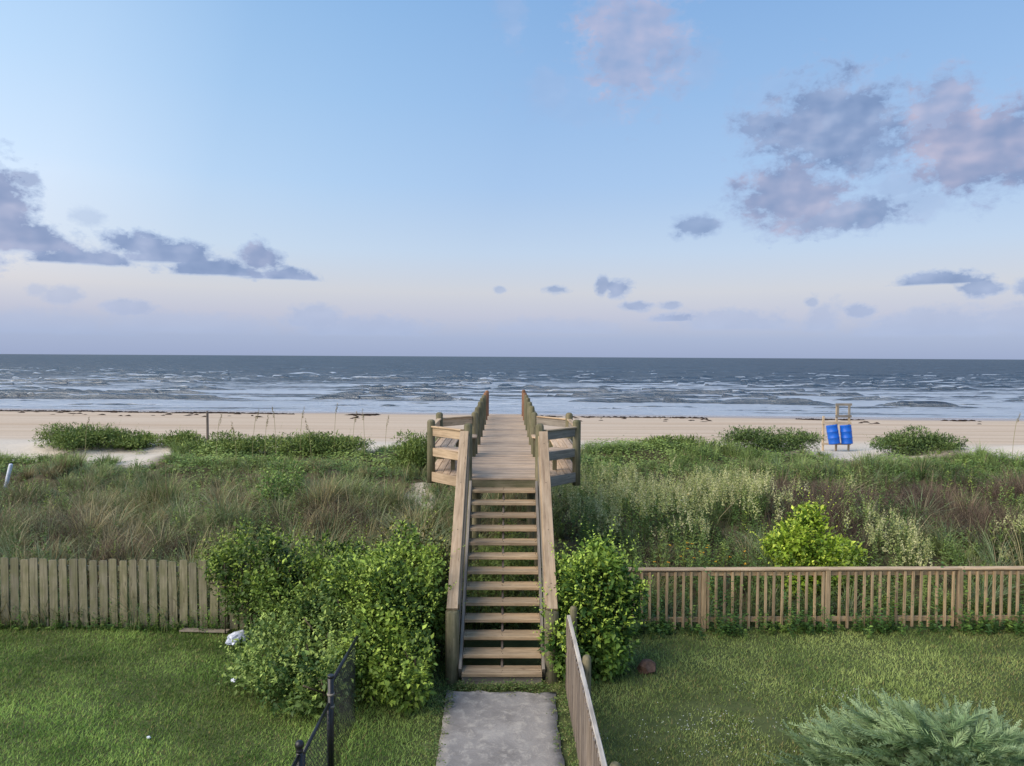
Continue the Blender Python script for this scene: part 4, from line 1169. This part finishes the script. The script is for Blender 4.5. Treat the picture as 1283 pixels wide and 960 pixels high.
# ------------------------------------------------------------------ bushes
DK, MD, LT = G(58, 86, 34), G(96, 126, 50), G(146, 172, 70)
bush('broad_bush', [(-4.35, 12.45, .9, .5, .35, .8), (-2.3, 11.6, .95, .5, .5, .72), (-2.7, 11.5, .7, .6, .5, .6), (-4.75, 12.4, 1.15, .3, .25, .25), (-3.75, 12.3, 1.05, .65, .5, .72), (-3.05, 12.3, 1.1, .6, .5, .7), (-3.4, 12.0, .7, .7, .5, .7), (-4.1, 12.2, .55, .5, .4, .55), (-2.6, 12.2, .9, .5, .5, .75)], 27000, .064,
     (G(56, 80, 34), G(110, 134, 58)), 'broad dark green bush swallowing the right end of the picket fence', bright=G(150, 172, 74), shoots=190)
bush('low_bush', [(-3.1, 10.3, .4, .55, .5, .5), (-2.55, 10.0, .45, .55, .5, .55), (-3.35, 11.0, .42, .5, .5, .48), (-2.7, 10.8, .55, .6, .6, .6), (-2.25, 9.55, .4, .4, .45, .5), (-2.3, 10.4, .7, .45, .5, .6), (-2.35, 11.0, .75, .5, .5, .62), (-2.9, 11.4, .55, .6, .5, .5), (-2.95, 9.7, .25, .5, .35, .3), (-3.5, 10.4, .25, .4, .4, .3)], 22000, .06,
     (G(66, 92, 44), G(122, 144, 74)), 'low spreading bush on the lawn in front of the broad bush', bright=G(160, 180, 92), shoots=190)
bush('bright_bush', [(-1.95, 10.8, 1.0, .55, .55, .82), (-1.5, 10.5, .9, .5, .5, .85), (-1.6, 11.2, 1.25, .5, .5, .7), (-1.75, 10.0, .6, .5, .5, .62), (-1.3, 9.85, .5, .4, .45, .55), (-1.25, 10.9, .8, .4, .4, .7)], 30000, .064,
     (G(72, 98, 38), G(138, 162, 68)), 'tall bright green leafy bush standing between the low bush and the stairs', bright=G(172, 194, 86), shoots=240)
bush('dark_shrub', [(-1.2, 11.9, .8, .4, .5, .85), (-1.9, 12.1, 1.0, .5, .4, .8), (-.98, 12.5, .8, .3, .5, .8), (-.95, 11.4, .5, .28, .5, .5), (-1.5, 12.3, 1.1, .5, .4, .75)], 11000, .055,
     (G(66, 74, 38), G(104, 112, 58)), 'shaded olive shrub with reddish twigs close against the left of the stairs', bright=G(146, 140, 78), shoots=40)
bush('vine_mound', [(1.42, 11.0, 1.25, .42, .42, .68), (1.4, 10.95, .75, .55, .5, .75), (1.25, 10.75, .5, .5, .45, .6), (1.62, 10.9, .5, .42, .5, .55), (1.02, 10.9, .82, .28, .3, .38), (1.42, 11.05, 1.5, .36, .36, .44), (1.75, 11.0, 1.1, .32, .36, .6), (1.12, 11.0, 1.2, .32, .34, .45), (.95, 10.75, .62, .22, .25, .3)], 26000, .07,
     (G(58, 88, 36), G(118, 148, 62)), 'tall mound of climbing vine smothering the post right of the stairs', cat='vine', bright=G(172, 196, 84), shoots=240)
gzz = gz(6.05, 14.6)
bush('yellow_green_shrub', [(6.05, 14.55, gzz + .75, .62, .55, .62), (5.6, 14.4, gzz + .45, .5, .45, .5), (6.55, 14.4, gzz + .45, .55, .45, .5), (6.1, 14.2, gzz + .35, .7, .5, .45), (6.2, 14.7, gzz + 1.15, .32, .3, .36)], 13000, .075,
     (G(92, 122, 38), G(152, 178, 58)), 'round yellow green shrub rising behind the baluster fence', bright=G(196, 212, 84), shoots=70, floor=gzz - .1)
def small(name, x, y, rx, ry_, rz, n, cols, label, bright=None, leaf=.07, group=None, cat='bush', shoots=20, leafw=.62):
    z = gz(x, y)
    lob = [(x, y, z + rz * .55, rx * .8, ry_, rz * .6)]
    for i in range(4):
        a = i * 1.6 + jit(.5)
        lob.append((x + math.cos(a) * rx * .5, y + math.sin(a) * ry_ * .4, z + rz * .38, rx * .55, ry_ * .7, rz * .45))
    return bush(name, lob, n, leaf, cols, label, cat, group, bright=bright, shoots=shoots, floor=z - .05, origin=(x, y, z), stems=4, gapcut=.3, fill=.5, leafw=leafw)
small('leafy_shrub', -6.0, 19.6, .75, .6, 1.25, 3200, (G(86, 116, 56), G(124, 150, 76)), 'small fresh green shrub among the tan dune grass left of the boardwalk', G(150, 174, 92))
small('leafy_shrub', -5.2, 14.2, .9, .5, 1.0, 2600, (G(96, 112, 56), G(138, 150, 76)), 'yellowish leafy shrub behind the end of the picket fence', G(160, 172, 84))
small('leafy_shrub', 1.05, 13.35, .42, .3, 1.25, 1500, (G(96, 112, 50), G(142, 152, 70)), 'yellowish leafy shrub between the stairs and the vine mound, behind the fence', G(164, 172, 80), .065)
g_ = 'shrubs along the beach edge of the dune'
for (x, y, rx, ry_, rz, n, lab) in ((-17.7, 30.6, 1.75, 1.2, .95, 5200, 'rounded green hummock shrub farthest left at the edge of the sand'),
        (-15.65, 30.8, .8, .8, .65, 2000, 'small round hummock shrub between two pale sand patches'),
        (-13.8, 31.0, .85, .8, .6, 2000, 'low yellowish hummock shrub just left of the bare wooden pole'),
        (-10.8, 29.4, 1.9, 1.0, .75, 4500, 'long low green shrub just right of the bare wooden pole'),
        (-7.6, 28.8, 2.0, 1.0, .78, 4500, 'long low green shrub under the tall sea oats'),
        (-3.2, 26.6, .95, .9, 1.3, 3600, 'dense green shrub touching the left bay of the boardwalk'),
        (11.1, 30.6, 1.8, 1.2, 1.05, 5200, 'dark green hummock shrub left of the barrel stand'),
        (17.3, 30.6, 1.6, 1.1, .95, 5200, 'dark green hummock shrub right of the barrel stand'),
        (7.0, 29.6, 1.8, 1.0, .6, 3600, 'low bluish green shrub on the bare stretch of dune edge right of the boardwalk')):
    dark = x > 8
    small('hummock_shrub', x, y - .1, rx * 1.12, ry_, rz * .85, int(n * 2.4), (G(72, 94, 52), G(108, 128, 70)) if dark else (G(88, 110, 54), G(134, 152, 80)), lab, G(140, 156, 80) if not dark else G(130, 150, 84), .11, g_, leafw=.3)

# juniper: arching feathery sprays
jc = np.array([4.9, 7.8, 0.0])
jr = empty('juniper_bush', tuple(jc), 'wide blue green juniper with feathery arching sprays on the right lawn', 'bush')
def juniper():
    parts = []
    for i in range(760):
        a = RNG.random() * 6.283
        rr = RNG.random() ** .55
        b = np.array([math.cos(a) * rr * 1.35, math.sin(a) * rr * 1.0, .05 + .6 * (1 - rr ** 2) * RNG.random() ** .4])
        oa = a + RNG.normal(0, 1.0)
        Ls = RNG.uniform(.32, .75)
        up = RNG.uniform(.15, .85) * (1.15 - .55 * rr)
        d0 = np.array([math.cos(oa), math.sin(oa), up]); d0 /= np.linalg.norm(d0)
        side = np.cross(d0, [0, 0, 1.0]); side /= np.linalg.norm(side)
        upv = np.cross(side, d0)
        roll = RNG.normal(0, .6)
        side, upv = side * math.cos(roll) + upv * math.sin(roll), upv * math.cos(roll) - side * math.sin(roll)
        bend = RNG.normal(0, .28)
        tone = np.clip(RNG.normal(.45, .3), 0, 1)
        c = G(82, 112, 66) * (1 - tone) + G(150, 174, 120) * tone
        m = 24
        t_ = np.linspace(.12, 1, m)
        pts = b + d0 * (t_ * Ls)[:, None] + side * (bend * t_ ** 2 * Ls)[:, None] - np.array([0, 0, .22]) * (t_ ** 2.4 * Ls)[:, None] + np.array([0, 0, .12]) * (t_ ** 6 * Ls)[:, None]
        q = 5
        pi = np.repeat(pts, q, 0); tt = np.repeat(t_, q); n = len(pi)
        sgn = np.where(RNG.random(n) < .5, -1.0, 1.0)
        dd = d0 * 1.0 + side * (sgn * (.35 + .45 * RNG.random(n)))[:, None] + upv * RNG.normal(.05, .3, n)[:, None]
        ll = .13 * np.sin(np.clip(1.12 - tt, .1, 1) * 1.7) * (.5 + .7 * RNG.random(n))
        cc = c * (1 + RNG.normal(0, .14, (n, 1))); cc = cc + (tt[:, None] ** 2) * (G(172, 190, 150) - cc) * .5
        parts.append(leaves(pi, dd, upv + .35 * unit(n), np.clip(ll, .02, 1), .012, np.clip(cc, .005, 1), .05))
    return join(parts)
V, Fc, Cc = juniper()
link('foliage', np_mesh('foliage', V, Fc, Cc), jr, M_leaf)
segs = []
for i in range(46):
    a = random.random() * 6.283; r_ = random.uniform(.3, 1.1)
    p0 = jc + np.array([jit(.15), jit(.15), -.05]); p1 = jc + np.array([math.cos(a) * r_ * .6, math.sin(a) * r_ * .5, .2]); p2 = jc + np.array([math.cos(a) * r_ * 1.2, math.sin(a) * r_ * .9, .32])
    segs += [(p0, p1), (p1, p2)]
tag(tube_obj('stem', segs, .012, M_twig, jr, 5), kind='stuff')
# a leafy weed grows up through the juniper
small('leafy_weed', 4.72, 6.95, .22, .2, .62, 500, (G(120, 146, 58), G(150, 172, 74)), 'yellow green leafy weed growing up through the juniper', G(160, 184, 80), .05, cat='weed', shoots=8)

# sea oats standing against the sand on the left
go = 'sea oats standing above the dune left of the boardwalk'
def sea_oat(x, y, h, lx, label):
    root = empty('sea_oat', (x, y, gz(x, y)), label, 'sea oat', go)
    m = 5
    pts = [Vector((lx * (i / m) ** 2 * .5, 0, h * i / m)) for i in range(m + 1)]
    v, f = tubes(list(zip(pts[:-1], pts[1:])), .008, 4)
    me = bpy.data.meshes.new('stalk'); me.from_pydata([tuple(p) for p in v], [], f); me.update()
    me.materials.append(M_twig if False else M_oat); link('stalk', me, root)
    n = 46
    t_ = RNG.random(n); 
    top = np.array(pts[-1])
    p = top + np.stack([lx * .35 * t_, RNG.normal(0, .012, n), (t_ - .45) * .42], -1)
    d = unit(n) * .6 + np.array([lx, 0, -.3])
    vv, ff, cc = leaves(p, d, unit(n), .06 * (1.1 - .6 * np.abs(t_ - .4)), .022, pal([G(150, 136, 104), G(168, 152, 116), G(134, 120, 90)], n, .1))
    link('seed_head', np_mesh('seed_head', vv, ff, cc), root, M_leaf)
M_oat = flat_mat('oat_straw', tuple(G(150, 142, 104)), .8, .2, .12, 9)
ORD = ['first', 'second', 'third', 'fourth', 'fifth', 'sixth', 'seventh', 'eighth', 'ninth', 'tenth', 'eleventh']
for i, (x, h, lx) in enumerate(((-10.6, 1.35, .25), (-9.9, 1.1, -.2), (-9.5, 1.5, .3), (-8.9, 1.3, .15), (-8.4, 1.75, -.15), (-7.8, 1.45, .2), (-7.2, 1.2, -.25), (-6.6, 1.6, .15), (-5.9, 1.3, .2), (-5.3, 1.5, -.1), (-4.6, 1.2, .15))):
    sea_oat(x, 27.5 + jit(.8), h + .25, lx, ORD[i] + ' sea oat stalk to the right of the bare wooden pole')
sea_oat(-15.8, 27.5, 1.6, .2, 'sea oat stalk rising in front of the pale sand patches on the left')
sea_oat(19.6, 28.0, 1.6, .3, 'lone thin sea oat stalk to the right of the barrel stand')

# ------------------------------------------------------------------ seaweed along the tide line
def wrack():
    import itertools
    xs_ = np.concatenate([RNG.uniform(-48, 48, 900), RNG.normal(-11.5, 1.6, 160), RNG.normal(-28, 4, 160), RNG.normal(-5.5, 1.8, 90), RNG.normal(22, 6, 120), RNG.normal(-40, 4, 120)])
    k = fbm(xs_ / 4.5, 0 * xs_, 99, 3) > .43
    xs_ = xs_[k]; n = len(xs_)
    s_ = 62.6 + 1.6 * (fbm(xs_ / 7, 0 * xs_ + 3, 98, 3) - .5) * 2 + RNG.normal(0, .28, n)
    ex = RNG.random(n) < .08
    s_[ex] -= RNG.uniform(0, 6, ex.sum())
    y_ = s_ - .068 * xs_
    V, F_, o = [], [], 0
    for x_, yy in zip(xs_, y_):
        r1, r2, hz = random.uniform(.12, .55), random.uniform(.06, .22), random.uniform(.03, .13)
        z = gz(x_, yy)
        ring = [(x_ + r1 * math.cos(a) * random.uniform(.6, 1.2), yy + r2 * math.sin(a) * random.uniform(.6, 1.2), z - .02) for a in np.linspace(0, 5.4, 7)]
        V += ring + [(x_ + jit(.1), yy, z + hz), (x_ + r1 * .4, yy + jit(.05), z + hz * .8)]
        for i in range(7): F_.append((o + i, o + (i + 1) % 7, o + 7 + (i < 2 or i > 5)))
        F_.append((o + 7, o + 2, o + 8)) ; F_.append((o + 8, o + 6, o + 7))
        o += 9
    return np.array(V), np.array(F_)
V, Fc = wrack()
tag(link('seaweed', np_mesh('seaweed', V, Fc), mat=M_wrack), 'dark seaweed strewn along the tide line', 'seaweed', kind='stuff')
